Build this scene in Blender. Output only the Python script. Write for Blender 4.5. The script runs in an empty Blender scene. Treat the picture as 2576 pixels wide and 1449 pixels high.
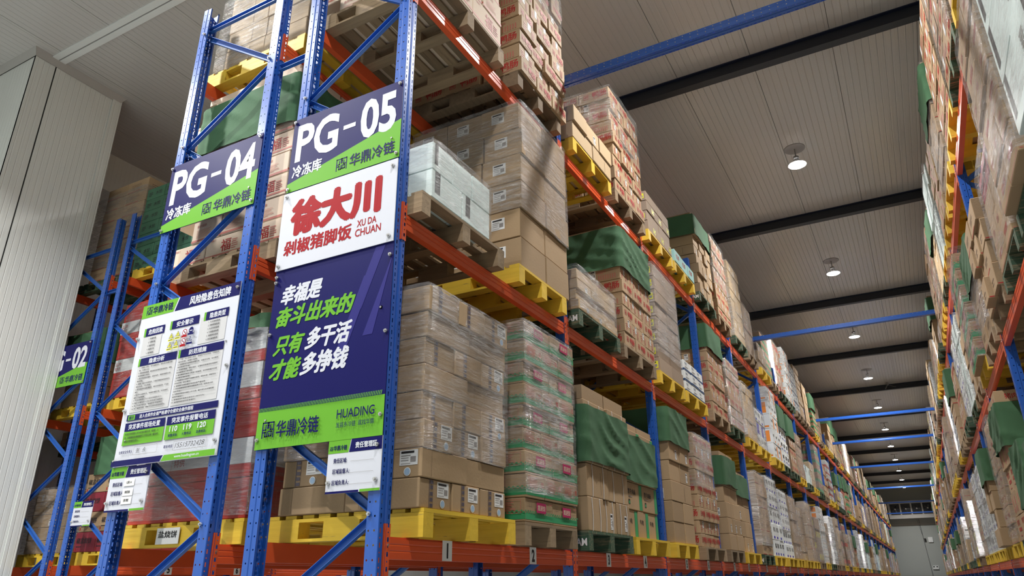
import bpy, bmesh, math, random
from mathutils import Vector, Matrix
random.seed(7)
S = bpy.context.scene
COL = bpy.context.collection
PI = math.pi

# ------------------------------------------------------------------ camera
cam = bpy.data.cameras.new('camera'); camo = bpy.data.objects.new('camera', cam); COL.objects.link(camo)
YAW, PITCH, ROLL, FPX = 0.4942, 0.3865, -0.0090, 1815.87
CAM = Vector((2.5747, -3.2932, 1.65))
cy_, sy_, cp_, sp_ = math.cos(YAW), math.sin(YAW), math.cos(PITCH), math.sin(PITCH)
fwd = Vector((-sy_*cp_, cy_*cp_, sp_)); rgt = Vector((cy_, sy_, 0)); up = rgt.cross(fwd)
r2 = math.cos(ROLL)*rgt + math.sin(ROLL)*up; u2 = -math.sin(ROLL)*rgt + math.cos(ROLL)*up
camo.matrix_world = Matrix(((r2.x, u2.x, -fwd.x, CAM.x), (r2.y, u2.y, -fwd.y, CAM.y), (r2.z, u2.z, -fwd.z, CAM.z), (0, 0, 0, 1)))
cam.sensor_width = 36; cam.lens = FPX/2576*36; cam.clip_start = .05; cam.clip_end = 200
S.camera = camo
# ------------------------------------------------------------------ world, exposure
w = bpy.data.worlds.new('world'); S.world = w; w.use_nodes = True
w.node_tree.nodes['Background'].inputs[0].default_value = (.55, .6, .7, 1)
w.node_tree.nodes['Background'].inputs[1].default_value = 0.05
S.view_settings.view_transform = 'Standard'; S.view_settings.look = 'None'
S.view_settings.gamma = 1; S.view_settings.exposure = 0.0; S.view_settings.use_curve_mapping = False
S.cycles.max_bounces = 8; S.cycles.transparent_max_bounces = 16; S.cycles.diffuse_bounces = 4
S.cycles.sample_clamp_indirect = 4; S.cycles.caustics_reflective = False; S.cycles.caustics_refractive = False
# ------------------------------------------------------------------ lamps' light (the lamps themselves are built below)
LAMPZ, CEIL = 8.9, 9.2
LAMPS = [(1.76, 3.62 + 5.92*i) for i in range(-1, 12)]
SIDE_LAMPS = [(-3.9, -1.35), (-3.9, 4.57), (-3.9, 10.5), (-6.6, -3.4), (-1.2, -5.2)]
LPOW = 225
def area(x, y, z, p, r=.24):
    l = bpy.data.lights.new('lamp_light', 'AREA'); l.shape = 'DISK'; l.size = r; l.energy = p; l.spread = math.radians(135); l.color = (1, .985, .96)
    o = bpy.data.objects.new('lamp_light', l); o.location = (x, y, z); COL.objects.link(o); return o
for i, (x, y) in enumerate(LAMPS): area(x, y, LAMPZ-.075, LPOW)
for x, y in SIDE_LAMPS: area(x, y, LAMPZ-.075, LPOW*(2.2 if x < -6 else 1.4 if y < 0 else .8))

# ------------------------------------------------------------------ materials
MATS = {}
def new_mat(n):
    m = bpy.data.materials.new(n); m.use_nodes = True; nt = m.node_tree
    return m, nt, nt.nodes['Principled BSDF']
def N(nt, t, **k):
    n = nt.nodes.new(t)
    for a, b in k.items():
        if a.startswith('i_'): n.inputs[a[2:].replace('_', ' ')].default_value = b
        else: setattr(n, a, b)
    return n
def L(nt, a, b): nt.links.new(a, b)
def plain(n, c, r=.5, metal=0, emit=None):
    m, nt, p = new_mat(n); p.inputs['Base Color'].default_value = (*c, 1); p.inputs['Roughness'].default_value = r; p.inputs['Metallic'].default_value = metal
    if emit: p.inputs['Emission Color'].default_value = (*emit[0], 1); p.inputs['Emission Strength'].default_value = emit[1]
    MATS[n] = m; return m
def varied(n, c, r=.6, amt=.18, scale=6, stretch=(1, 1, 1), bump=0., rnd=.12, c2=None, thr=(.4, .6), bscale=None, sheen=None):
    """noise-varied colour (object space), random per object, optional second wear colour"""
    m, nt, p = new_mat(n)
    tc = N(nt, 'ShaderNodeTexCoord'); mp = N(nt, 'ShaderNodeMapping'); mp.inputs['Scale'].default_value = stretch
    L(nt, tc.outputs['Object'], mp.inputs['Vector'])
    oi = N(nt, 'ShaderNodeObjectInfo')
    ns = N(nt, 'ShaderNodeTexNoise', noise_dimensions='4D'); ns.inputs['Scale'].default_value = scale; ns.inputs['Detail'].default_value = 5
    L(nt, mp.outputs[0], ns.inputs['Vector'])
    mw = N(nt, 'ShaderNodeMath', operation='MULTIPLY'); mw.inputs[1].default_value = 40; L(nt, oi.outputs['Random'], mw.inputs[0]); L(nt, mw.outputs[0], ns.inputs['W'])
    hv = N(nt, 'ShaderNodeHueSaturation'); hv.inputs['Color'].default_value = (*c, 1)
    a = N(nt, 'ShaderNodeMapRange'); a.inputs['To Min'].default_value = 1-amt; a.inputs['To Max'].default_value = 1+amt
    L(nt, ns.outputs['Fac'], a.inputs['Value'])
    b = N(nt, 'ShaderNodeMapRange'); b.inputs['To Min'].default_value = 1-rnd; b.inputs['To Max'].default_value = 1+rnd; L(nt, oi.outputs['Random'], b.inputs['Value'])
    mm = N(nt, 'ShaderNodeMath', operation='MULTIPLY'); L(nt, a.outputs[0], mm.inputs[0]); L(nt, b.outputs[0], mm.inputs[1]); L(nt, mm.outputs[0], hv.inputs['Value'])
    out = hv.outputs[0]
    if c2:
        n2 = N(nt, 'ShaderNodeTexNoise', noise_dimensions='4D'); n2.inputs['Scale'].default_value = scale*1.7; n2.inputs['Detail'].default_value = 7; n2.inputs['Roughness'].default_value = .65
        L(nt, mp.outputs[0], n2.inputs['Vector']); L(nt, mw.outputs[0], n2.inputs['W'])
        mr = N(nt, 'ShaderNodeMapRange'); mr.inputs['From Min'].default_value = thr[0]; mr.inputs['From Max'].default_value = thr[1]; L(nt, n2.outputs['Fac'], mr.inputs['Value'])
        mx = N(nt, 'ShaderNodeMix', data_type='RGBA'); L(nt, mr.outputs[0], mx.inputs[0]); L(nt, out, mx.inputs[6]); mx.inputs[7].default_value = (*c2, 1); out = mx.outputs[2]
    L(nt, out, p.inputs['Base Color']); p.inputs['Roughness'].default_value = r
    if bump:
        n3 = ns
        if bscale:
            n3 = N(nt, 'ShaderNodeTexNoise'); n3.inputs['Scale'].default_value = bscale; n3.inputs['Detail'].default_value = 4; L(nt, mp.outputs[0], n3.inputs['Vector'])
        bp = N(nt, 'ShaderNodeBump'); bp.inputs['Strength'].default_value = bump; bp.inputs['Distance'].default_value = .01
        L(nt, n3.outputs['Fac'], bp.inputs['Height']); L(nt, bp.outputs[0], p.inputs['Normal'])
    MATS[n] = m; return m
def holes(n, c, r, cols, pitch, slot_cols, hw=.0045, hh=.013, rr=.0055):
    """painted sheet steel with punched holes: UV in metres (u over the section, v along the length)"""
    m, nt, p = new_mat(n)
    p.inputs['Base Color'].default_value = (*c, 1); p.inputs['Roughness'].default_value = r; p.inputs['Coat Weight'].default_value = .3; p.inputs['Coat Roughness'].default_value = .12
    uv = N(nt, 'ShaderNodeUVMap'); sx = N(nt, 'ShaderNodeSeparateXYZ'); L(nt, uv.outputs[0], sx.inputs[0])
    def M(op, a, b=None, c=None):
        q = N(nt, 'ShaderNodeMath', operation=op)
        for i, v in enumerate((a, b, c)):
            if v is None: continue
            if isinstance(v, (int, float)): q.inputs[i].default_value = v
            else: L(nt, v, q.inputs[i])
        return q.outputs[0]
    U, V = sx.outputs[0], sx.outputs[1]
    tot = None
    def wrapv(off):
        return M('SUBTRACT', M('MODULO', M('ADD', V, off + 10*pitch), pitch), pitch/2)
    va, vb = wrapv(0), wrapv(pitch/2)
    for c0, kind in cols:
        du = M('SUBTRACT', U, c0)
        if kind == 's':
            h = M('MULTIPLY', M('LESS_THAN', M('ABSOLUTE', du), hw), M('LESS_THAN', M('ABSOLUTE', va), hh))
            d = M('LESS_THAN', M('ADD', M('MULTIPLY', du, du), M('MULTIPLY', vb, vb)), (rr*.8)**2)
            h = M('MAXIMUM', h, d)
        else:
            h = M('LESS_THAN', M('ADD', M('MULTIPLY', du, du), M('MULTIPLY', va, va)), rr**2)
        tot = h if tot is None else M('MAXIMUM', tot, h)
    L(nt, M('SUBTRACT', 1.0, tot), p.inputs['Alpha'])
    MATS[n] = m; return m

BLUE = (.016, .095, .43)
holes('post_blue', BLUE, .32, [(.124, 's'), (.206, 's'), (.078, 'r'), (.252, 'r'), (.032, 'r'), (.298, 'r')], .075, None)
plain('brace_blue', (.028, .13, .47), .33)
plain('dark_blue', (.012, .06, .35), .35)
ORG = (.72, .098, .028)
varied('orange', ORG, .36, .06, 3, rnd=.05)
holes('orange_holes', ORG, .38, [(.018, 's')], .075, None, hw=.007, hh=.012)
varied('kraft', (.385, .262, .145), .75, .10, 3, (1, 1, 1), .10, .12, bscale=60)
varied('kraft_light', (.53, .385, .225), .72, .08, 3, (1, 1, 1), .08, .08, bscale=60)
varied('kraft_grey', (.34, .25, .175), .72, .10, 3, (1, 1, 1), .10, .10, bscale=60)
varied('kraft_pink', (.43, .295, .17), .72, .10, 3, (1, 1, 1), .10, .10, bscale=60)
varied('cream', (.72, .57, .43), .7, .07, 3, rnd=.06)
varied('white_carton', (.80, .83, .82), .5, .04, 3, rnd=.04)
varied('foam', (.78, .90, .88), .45, .04, 4, rnd=.03)
varied('red_carton', (.50, .045, .035), .55, .10, 4, rnd=.08)
varied('maroon_carton', (.27, .025, .04), .55, .10, 4, rnd=.08)
varied('green_carton', (.06, .17, .10), .6, .1, 4, rnd=.08)
varied('teal_carton', (.38, .66, .64), .5, .1, 4, rnd=.08)
plain('ink_red', (.44, .02, .02), .6); plain('ink_pale_red', (.52, .17, .13), .6)
plain('ink_black', (.02, .018, .02), .5); plain('ink_brown', (.16, .10, .07), .6)
plain('ink_grey', (.30, .28, .27), .6)
plain('ink_green', (.035, .30, .12), .55); plain('ink_maroon', (.42, .015, .10), .5)
plain('ink_blue', (.035, .02, .48), .45); plain('ink_orange', (.85, .27, .04), .5); plain('ink_navy', (.02, .06, .16), .5)
plain('ink_yellow', (.85, .80, .05), .5)
plain('paper', (.80, .80, .79), .55); plain('stamp_blue', (.35, .50, .68), .6); plain('tape', (.10, .085, .11), .4)
plain('seam', (.14, .09, .055), .8)
varied('wood', (.33, .225, .125), .8, .35, 3, (2, 2, 22), .3, .22)     # grain set per mapping below
varied('wood_x', (.28, .20, .118), .8, .38, 2.2, (1.2, 14, 14), .35, .25, c2=(.12, .08, .05), thr=(.56, .75))
varied('wood_y', (.28, .20, .118), .8, .38, 2.2, (14, 1.2, 14), .35, .25, c2=(.12, .08, .05), thr=(.56, .75))
varied('yellow_x', (.74, .49, .04), .6, .16, 2.2, (1.2, 14, 14), .25, .10, c2=(.30, .19, .06), thr=(.62, .70))
varied('yellow_y', (.74, .49, .04), .6, .16, 2.2, (14, 1.2, 14), .25, .10, c2=(.30, .19, .06), thr=(.62, .70))
varied('green_x', (.035, .085, .048), .7, .25, 2.2, (1.2, 14, 14), .3, .12, c2=(.24, .19, .11), thr=(.50, .64))
varied('wood_dark', (.20, .14, .085), .85, .38, 2.2, (14, 1.2, 14), .35, .2)
varied('canvas_green', (.048, .128, .058), .85, .14, 5, (1, 1, 1), .25, .06, bscale=220)
plain('canvas_inside', (.012, .016, .02), .9)
plain('sign_navy', (.007, .007, .095), .42); plain('sign_blue2', (.030, .028, .18), .42); plain('sign_green', (.14, .40, .035), .42)
plain('sign_white', (.62, .64, .71), .4); plain('sign_red', (.34, .004, .010), .5)
for n_ in ('sign_navy', 'sign_blue2', 'sign_green', 'sign_white', 'sign_red'): MATS[n_].node_tree.nodes['Principled BSDF'].inputs['Specular IOR Level'].default_value = .12; plain('sign_grey', (.55, .55, .56), .5)
plain('sign_edge', (.8, .82, .85), .4)
plain('steel', (.62, .62, .62), .3, .9); plain('dark_steel', (.02, .022, .03), .45); plain('steel_navy', (.012, .018, .045), .4)
plain('lamp_glow', (1, 1, 1), .5, 0, ((1, .985, .96), 60)); plain('lamp_grey', (.28, .27, .27), .5)
plain('black', (.006, .006, .007), .6); plain('cable', (.03, .03, .03), .6); plain('fan_grey', (.45, .44, .42), .5); plain('strap', (.8, .8, .78), .4)
varied('floor_paint', (.20, .21, .205), .35, .1, 1.5)
varied('end_wall', (.40, .43, .41), .5, .06, .6)

def wrap_material():
    m, nt, p = new_mat('wrap_film')
    tc = N(nt, 'ShaderNodeTexCoord'); oi = N(nt, 'ShaderNodeObjectInfo')
    mw = N(nt, 'ShaderNodeMath', operation='MULTIPLY'); mw.inputs[1].default_value = 30; L(nt, oi.outputs['Random'], mw.inputs[0])
    def noi(sc, rot, scale, det, dist):
        mp = N(nt, 'ShaderNodeMapping'); mp.inputs['Scale'].default_value = sc; mp.inputs['Rotation'].default_value = rot
        L(nt, tc.outputs['Object'], mp.inputs['Vector'])
        ns = N(nt, 'ShaderNodeTexNoise', noise_dimensions='4D'); ns.inputs['Scale'].default_value = scale; ns.inputs['Detail'].default_value = det; ns.inputs['Roughness'].default_value = .6
        ns.inputs['Distortion'].default_value = dist
        L(nt, mp.outputs[0], ns.inputs['Vector']); L(nt, mw.outputs[0], ns.inputs['W']); return ns
    n1 = noi((1.1, 1.1, 11), (.22, .18, 0), 2.6, 5, .5)      # stretched film lines
    n2 = noi((3, 3, 9), (-.3, .25, 0), 3.2, 4, 1.2)          # crumples
    n3 = noi((1, 1, 1), (0, 0, 0), 2.2, 2, 0)                # where the film is slack
    ad = N(nt, 'ShaderNodeMath', operation='MULTIPLY_ADD'); ad.inputs[1].default_value = .55; L(nt, n2.outputs['Fac'], ad.inputs[0])
    rd = N(nt, 'ShaderNodeMath', operation='SUBTRACT'); rd.inputs[1].default_value = .5; L(nt, n1.outputs['Fac'], rd.inputs[0])
    ra = N(nt, 'ShaderNodeMath', operation='ABSOLUTE'); L(nt, rd.outputs[0], ra.inputs[0])
    r3 = N(nt, 'ShaderNodeMath', operation='MULTIPLY'); r3.inputs[1].default_value = -2.2; L(nt, ra.outputs[0], r3.inputs[0]); L(nt, r3.outputs[0], ad.inputs[2])
    mr = N(nt, 'ShaderNodeMapRange'); mr.inputs['From Min'].default_value = .07; mr.inputs['From Max'].default_value = 0; mr.inputs['To Min'].default_value = .03; mr.inputs['To Max'].default_value = .40
    L(nt, ra.outputs[0], mr.inputs['Value'])
    sl = N(nt, 'ShaderNodeMapRange'); sl.inputs['From Min'].default_value = .35; sl.inputs['From Max'].default_value = .65; sl.inputs['To Min'].default_value = .35; sl.inputs['To Max'].default_value = 1.25; L(nt, n3.outputs['Fac'], sl.inputs['Value'])
    al = N(nt, 'ShaderNodeMath', operation='MULTIPLY'); L(nt, mr.outputs[0], al.inputs[0]); L(nt, sl.outputs[0], al.inputs[1]); L(nt, al.outputs[0], p.inputs['Alpha'])
    p.inputs['Base Color'].default_value = (.60, .585, .58, 1); p.inputs['Roughness'].default_value = .3; p.inputs['Specular IOR Level'].default_value = .8
    bp = N(nt, 'ShaderNodeBump'); bp.inputs['Strength'].default_value = 1; bp.inputs['Distance'].default_value = .05
    L(nt, ad.outputs[0], bp.inputs['Height']); L(nt, bp.outputs[0], p.inputs['Normal'])
    gl = N(nt, 'ShaderNodeBsdfGlossy'); gl.inputs['Roughness'].default_value = .17; gl.inputs['Color'].default_value = (1, 1, 1, 1); L(nt, bp.outputs[0], gl.inputs['Normal'])
    mx = N(nt, 'ShaderNodeMixShader'); L(nt, sl.outputs[0], mx.inputs[0])
    sc = N(nt, 'ShaderNodeMath', operation='MULTIPLY'); sc.inputs[1].default_value = .19; L(nt, sl.outputs[0], sc.inputs[0]); L(nt, sc.outputs[0], mx.inputs[0])
    L(nt, p.outputs[0], mx.inputs[1]); L(nt, gl.outputs[0], mx.inputs[2]); L(nt, mx.outputs[0], nt.nodes['Material Output'].inputs[0])
    MATS['wrap_film'] = m
wrap_material()
def ribbed(n, c, r, axis, pitch, strength=.5):
    """factory-rolled sandwich panel: very shallow ribs along one axis"""
    m, nt, p = new_mat(n)
    tc = N(nt, 'ShaderNodeTexCoord'); sx = N(nt, 'ShaderNodeSeparateXYZ'); L(nt, tc.outputs['Object'], sx.inputs[0])
    q = N(nt, 'ShaderNodeMath', operation='PINGPONG'); q.inputs[1].default_value = pitch/2; L(nt, sx.outputs[axis], q.inputs[0])
    mr = N(nt, 'ShaderNodeMapRange'); mr.inputs['From Min'].default_value = 0; mr.inputs['From Max'].default_value = .008; L(nt, q.outputs[0], mr.inputs['Value'])
    ns = N(nt, 'ShaderNodeTexNoise'); ns.inputs['Scale'].default_value = 3
    mp = N(nt, 'ShaderNodeMapping'); sc = [1, 1, 1]; sc[axis] = 9; mp.inputs['Scale'].default_value = [.25*v if v == 1 else v for v in sc]
    L(nt, tc.outputs['Object'], mp.inputs['Vector']); L(nt, mp.outputs[0], ns.inputs['Vector'])
    ad = N(nt, 'ShaderNodeMath', operation='ADD'); L(nt, mr.outputs[0], ad.inputs[0]); L(nt, ns.outputs['Fac'], ad.inputs[1])
    bp = N(nt, 'ShaderNodeBump'); bp.inputs['Strength'].default_value = strength; bp.inputs['Distance'].default_value = .0035
    L(nt, ad.outputs[0], bp.inputs['Height']); L(nt, bp.outputs[0], p.inputs['Normal'])
    p.inputs['Base Color'].default_value = (*c, 1); p.inputs['Roughness'].default_value = r; p.inputs['Specular IOR Level'].default_value = .8
    MATS[n] = m
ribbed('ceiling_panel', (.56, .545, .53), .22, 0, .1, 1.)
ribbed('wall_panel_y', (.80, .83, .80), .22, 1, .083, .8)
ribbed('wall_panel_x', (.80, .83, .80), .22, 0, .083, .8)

# ------------------------------------------------------------------ mesh helpers
class MB:
    def __init__(s): s.v = []; s.f = []; s.m = []; s.uv = {}; s.mats = []
    def mi(s, name):
        if name not in s.mats: s.mats.append(name)
        return s.mats.index(name)
    def face(s, pts, mat, uvs=None):
        i = len(s.v); s.v += [tuple(p) for p in pts]; s.f.append(tuple(range(i, i+len(pts)))); s.m.append(s.mi(mat))
        if uvs: s.uv[len(s.f)-1] = uvs
        return s
    def polys(s, vs, fs, mat):
        i = len(s.v); s.v += [tuple(p) for p in vs]; k = s.mi(mat)
        for f in fs: s.f.append(tuple(i+j for j in f)); s.m.append(k)
    def box(s, x0, y0, z0, x1, y1, z1, mat, skip=''):
        i = len(s.v); s.v += [(x, y, z) for z in (z0, z1) for y in (y0, y1) for x in (x0, x1)]
        F = {'b': (0, 2, 3, 1), 't': (4, 5, 7, 6), 'f': (0, 1, 5, 4), 'k': (2, 6, 7, 3), 'l': (0, 4, 6, 2), 'r': (1, 3, 7, 5)}
        k = s.mi(mat)
        for key, f in F.items():
            if key in skip: continue
            s.f.append(tuple(i+j for j in f)); s.m.append(k)
        return s
    def bar(s, a, b, wd, th, mat, upv=(0, 0, 1)):
        a, b = Vector(a), Vector(b); d = (b-a).normalized(); u = Vector(upv)
        sd = d.cross(u).normalized(); u = sd.cross(d)
        i = len(s.v)
        for p in (a, b):
            for q, t in ((-1, -1), (1, -1), (1, 1), (-1, 1)): s.v.append(tuple(p + sd*q*wd/2 + u*t*th/2))
        k = s.mi(mat)
        for f in ((0, 3, 2, 1), (4, 5, 6, 7), (0, 1, 5, 4), (1, 2, 6, 5), (2, 3, 7, 6), (3, 0, 4, 7)): s.f.append(tuple(i+j for j in f)); s.m.append(k)
    def cyl(s, c, r, h, mat, n=12, axis=2, r2=None, caps=True):
        r2 = r if r2 is None else r2; i = len(s.v); k = s.mi(mat)
        for t, rr in ((0, r), (h, r2)):
            for j in range(n):
                a = 2*PI*j/n; p = [rr*math.cos(a), rr*math.sin(a), t]
                p = p if axis == 2 else ([p[2], p[0], p[1]] if axis == 0 else [p[0], p[2], p[1]])
                s.v.append((c[0]+p[0], c[1]+p[1], c[2]+p[2]))
        for j in range(n): s.f.append((i+j, i+(j+1) % n, i+n+(j+1) % n, i+n+j)); s.m.append(k)
        if caps:
            s.f.append(tuple(i+j for j in reversed(range(n)))); s.m.append(k); s.f.append(tuple(i+n+j for j in range(n))); s.m.append(k)
    def mesh(s, name, smooth=False):
        me = bpy.data.meshes.new(name); me.from_pydata(s.v, [], s.f)
        for n in s.mats: me.materials.append(MATS[n])
        me.polygons.foreach_set('material_index', s.m)
        if s.uv:
            ul = me.uv_layers.new(name='UVMap')
            for pi, uvs in s.uv.items():
                for li, u in zip(me.polygons[pi].loop_indices, uvs): ul.data[li].uv = u
        if smooth: me.polygons.foreach_set('use_smooth', [True]*len(me.polygons))
        me.update(); return me
def put(name, me, parent=None, loc=(0, 0, 0), rz=0):
    o = bpy.data.objects.new(name, me); COL.objects.link(o); o.parent = parent; o.location = loc; o.rotation_euler = (0, 0, rz); return o
def tag(o, label, cat, group=None, kind=None):
    if label:
        o['label'] = label
        n = len(label.replace(',', ' ').split())
        if not 4 <= n <= 16: print('LABEL LEN', n, label)
    if cat: o['category'] = cat
    if group: o['group'] = group
    if kind: o['kind'] = kind
    return o
def thing(name, label, cat, loc=(0, 0, 0), group=None, rz=0):
    o = bpy.data.objects.new(name, None); COL.objects.link(o); o.location = loc; o.rotation_euler = (0, 0, rz); o.empty_display_size = .1
    return tag(o, label, cat, group)
def struct(name, me, loc=(0, 0, 0), parent=None):
    o = put(name, me, parent, loc)
    if parent is None: o['kind'] = 'structure'
    return o
def stuff(name, me, label, cat):
    return tag(put(name, me), label, cat, None, 'stuff')
ORD = ['first', 'second', 'third', 'fourth', 'fifth', 'sixth', 'seventh', 'eighth', 'ninth', 'tenth', 'eleventh', 'twelfth', 'thirteenth', 'fourteenth', 'fifteenth', 'sixteenth']
NUM = ['one', 'two', 'three', 'four', 'five', 'six', 'seven', 'eight', 'nine', 'ten', 'eleven', 'twelve', 'thirteen', 'fourteen', 'fifteen', 'sixteen', 'seventeen', 'eighteen', 'nineteen', 'twenty'] + ['twenty-' + q for q in ('one', 'two', 'three', 'four', 'five', 'six', 'seven', 'eight', 'nine')]

_tx = {}
def text2d(body, bold=.0, res=2, shear=0.):
    """outline of a line of writing: 2-D points and faces, origin at its lower left; bold = stroke gain made of shifted copies"""
    key = (body, bold, res, shear)
    if key in _tx: return _tx[key]
    c = bpy.data.curves.new('t', 'FONT'); c.body = body; c.resolution_u = res; c.shear = shear; c.fill_mode = 'FRONT'
    latin = all(ord(ch) < 128 for ch in body)
    if latin: c.offset = bold*.8
    o = bpy.data.objects.new('t', c); COL.objects.link(o)
    dg = bpy.context.evaluated_depsgraph_get(); ev = o.evaluated_get(dg); m = ev.to_mesh()
    vs = [(v.co.x, v.co.y) for v in m.vertices]; fs = [tuple(p.vertices) for p in m.polygons]
    ev.to_mesh_clear(); bpy.data.objects.remove(o); bpy.data.curves.remove(c)
    if vs and not latin and bold > .004:
        sh = [(0, 0), (bold, 0), (-bold, 0), (0, bold*.7), (0, -bold*.7), (bold*.7, bold*.5), (-bold*.7, bold*.5), (bold*.7, -bold*.5), (-bold*.7, -bold*.5)] if res > 2 else [(-bold*.6, 0), (bold*.6, 0)]
        n = len(vs); V, F_ = [], []
        for k, (dx, dy) in enumerate(sh): V += [(x+dx, y+dy, k) for x, y in vs]; F_ += [tuple(i+k*n for i in f) for f in fs]
        vs, fs = V, F_
    if vs:
        x0 = min(v[0] for v in vs); y0 = min(v[1] for v in vs); x1 = max(v[0] for v in vs); y1 = max(v[1] for v in vs)
        vs = [(v[0]-x0, v[1]-y0, v[2] if len(v) > 2 else 0) for v in vs]; r = (vs, fs, x1-x0, y1-y0)
    else: r = ([], [], 1, 1)
    _tx[key] = r; return r
# ------------------------------------------------------------------ room
XL, XR, Y0, Y1 = -10.35, 9.4, -9.0, 73.0
b = MB(); b.box(XL, Y0, -.1, XR, Y1, 0, 'floor_paint'); struct('floor', b.mesh('floor'))
# wall_left carries the soffit that shows as the pale edge under the ceiling
b = MB(); b.box(XL-.1, Y0, 0, XL, Y1, CEIL, 'wall_panel_y'); struct('wall_left', b.mesh('wall_left'))
b = MB(); b.box(XL, 2.4, 8.45, -9.6, Y1, CEIL, 'wall_panel_y'); o = struct('trim_1', b.mesh('trim_1'))
b = MB(); b.box(XR, Y0, 0, XR+.1, Y1, CEIL, 'wall_panel_y'); struct('wall_right', b.mesh('wall_right'))
b = MB(); b.box(XL, Y0-.1, 0, XR, Y0, CEIL, 'wall_panel_x'); struct('wall_near', b.mesh('wall_near'))
b = MB(); b.box(XL, Y1, 0, XR, Y1+.1, CEIL, 'end_wall'); struct('wall_far', b.mesh('wall_far'))
b = MB(); b.box(XL, Y1-.06, 6.05, XR, Y1-.002, 6.12, 'fan_grey'); struct('trim_2', b.mesh('trim_2'))
# ceiling: backing slab with one object per insulated panel
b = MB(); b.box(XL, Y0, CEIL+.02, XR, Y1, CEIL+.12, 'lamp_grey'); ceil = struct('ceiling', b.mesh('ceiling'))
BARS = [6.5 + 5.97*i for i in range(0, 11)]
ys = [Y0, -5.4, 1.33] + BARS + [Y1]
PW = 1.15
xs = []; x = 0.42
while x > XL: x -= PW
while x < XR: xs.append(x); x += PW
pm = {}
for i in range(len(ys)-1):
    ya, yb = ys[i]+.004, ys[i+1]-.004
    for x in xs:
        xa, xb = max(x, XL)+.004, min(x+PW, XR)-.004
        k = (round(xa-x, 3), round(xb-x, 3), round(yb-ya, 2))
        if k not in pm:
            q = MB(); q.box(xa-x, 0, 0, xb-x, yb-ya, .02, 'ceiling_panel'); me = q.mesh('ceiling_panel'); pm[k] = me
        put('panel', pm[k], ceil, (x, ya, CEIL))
# dark cross beams under the ceiling, one thing each
for i, y in enumerate(BARS):
    q = MB(); q.box(XL+.01, y-.075, CEIL-.22, XR-.01, y+.075, CEIL-.205, 'dark_steel'); q.box(XL+.01, y-.012, CEIL-.205, XR-.01, y+.012, CEIL-.015, 'dark_steel'); q.box(XL+.01, y-.075, CEIL-.015, XR-.01, y+.075, CEIL-.001, 'steel_navy')
    tag(put('ceiling_beam', q.mesh('ceiling_beam')), f'black steel beam under the ceiling, {ORD[i]} counting away from the signs', 'beam', 'black beams across the ceiling')
# pale jointing strip on the ceiling near the corner post
q = MB(); q.box(-7.9, 1.22, CEIL-.02, XR, 1.31, CEIL-.001, 'white_carton'); q.box(-7.9, 1.33, CEIL-.02, XR, 1.42, CEIL-.001, 'white_carton'); q.box(-7.9, 1.31, CEIL-.01, XR, 1.33, CEIL-.001, 'lamp_grey')
tr = struct('trim_3', q.mesh('trim_3'))
# white insulated corner of the entrance enclosure
q = MB(); q.box(XL, 1.06, 0, -7.94, 2.38, CEIL-.002, 'lamp_grey'); wc = struct('wall_corner', q.mesh('wall_corner'))
for ya, yb in ((1.03, 1.325), (1.345, 2.27)):
    q = MB(); q.box(-7.94, ya, 0, -7.90, yb, CEIL-.11, 'wall_panel_y'); put('panel', q.mesh('panel'), wc)
for xa, xb in ((-9.1, -7.905), (-10.3, -9.12)):
    q = MB(); q.box(xa, 1.03, 0, xb, 1.06, CEIL-.11, 'wall_panel_x'); put('panel', q.mesh('panel'), wc)
q = MB(); q.box(-7.93, 1.325, 0, -7.91, 1.345, CEIL-.11, 'black'); put('joint', q.mesh('joint'), wc)
q = MB(); q.box(-7.96, 2.275, 0, -7.885, 2.43, CEIL-.02, 'wall_panel_y'); put('corner_strip', q.mesh('corner_strip'), wc)
q = MB(); q.face([(-7.895, 1.02, CEIL-.11), (-7.895, 2.40, CEIL-.11), (-7.83, 2.46, CEIL-.002), (-7.83, .96, CEIL-.002)], 'fan_grey')
q.face([(-7.895, 1.02, CEIL-.11), (-10.3, 1.02, CEIL-.11), (-10.3, .96, CEIL-.002), (-7.83, .96, CEIL-.002)], 'fan_grey'); put('cove_strip', q.mesh('cove_strip'), wc)

# ------------------------------------------------------------------ lamps
q = MB(); q.cyl((0, 0, -.03), .10, .07, 'lamp_grey', 20, r2=.06); q.cyl((0, 0, .04), .05, .08, 'lamp_grey', 12); lamp_house = q.mesh('housing', True)
q = MB(); q.cyl((0, 0, -.06), .165, .06, 'lamp_grey', 28, r2=.09, caps=False); lamp_shade = q.mesh('shade', True)
q = MB(); q.cyl((0, 0, -.058), .150, .004, 'lamp_glow', 28); lamp_lens = q.mesh('lens')
q = MB(); q.cyl((0, 0, CEIL-LAMPZ-.012), .19, .012, 'lamp_grey', 24); lamp_plate = q.mesh('ceiling_plate')
q = MB(); q.cyl((0, 0, .10), .012, CEIL-LAMPZ-.11, 'lamp_grey', 8); lamp_stem = q.mesh('stem')
for i, (x, y) in enumerate(LAMPS + SIDE_LAMPS):
    m_ = i < len(LAMPS)
    t = thing('ceiling_lamp', (f'bright round lamp hanging over the aisle, {ORD[i]} counting away from the signs' if m_ else f'round ceiling lamp over the side aisle, {ORD[i-len(LAMPS)]} one'), 'lamp', (x, y, LAMPZ), 'round lamps over the aisles')
    for n, me in (('housing', lamp_house), ('shade', lamp_shade), ('lens', lamp_lens), ('ceiling_plate', lamp_plate), ('stem', lamp_stem)): put(n, me, t)
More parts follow.
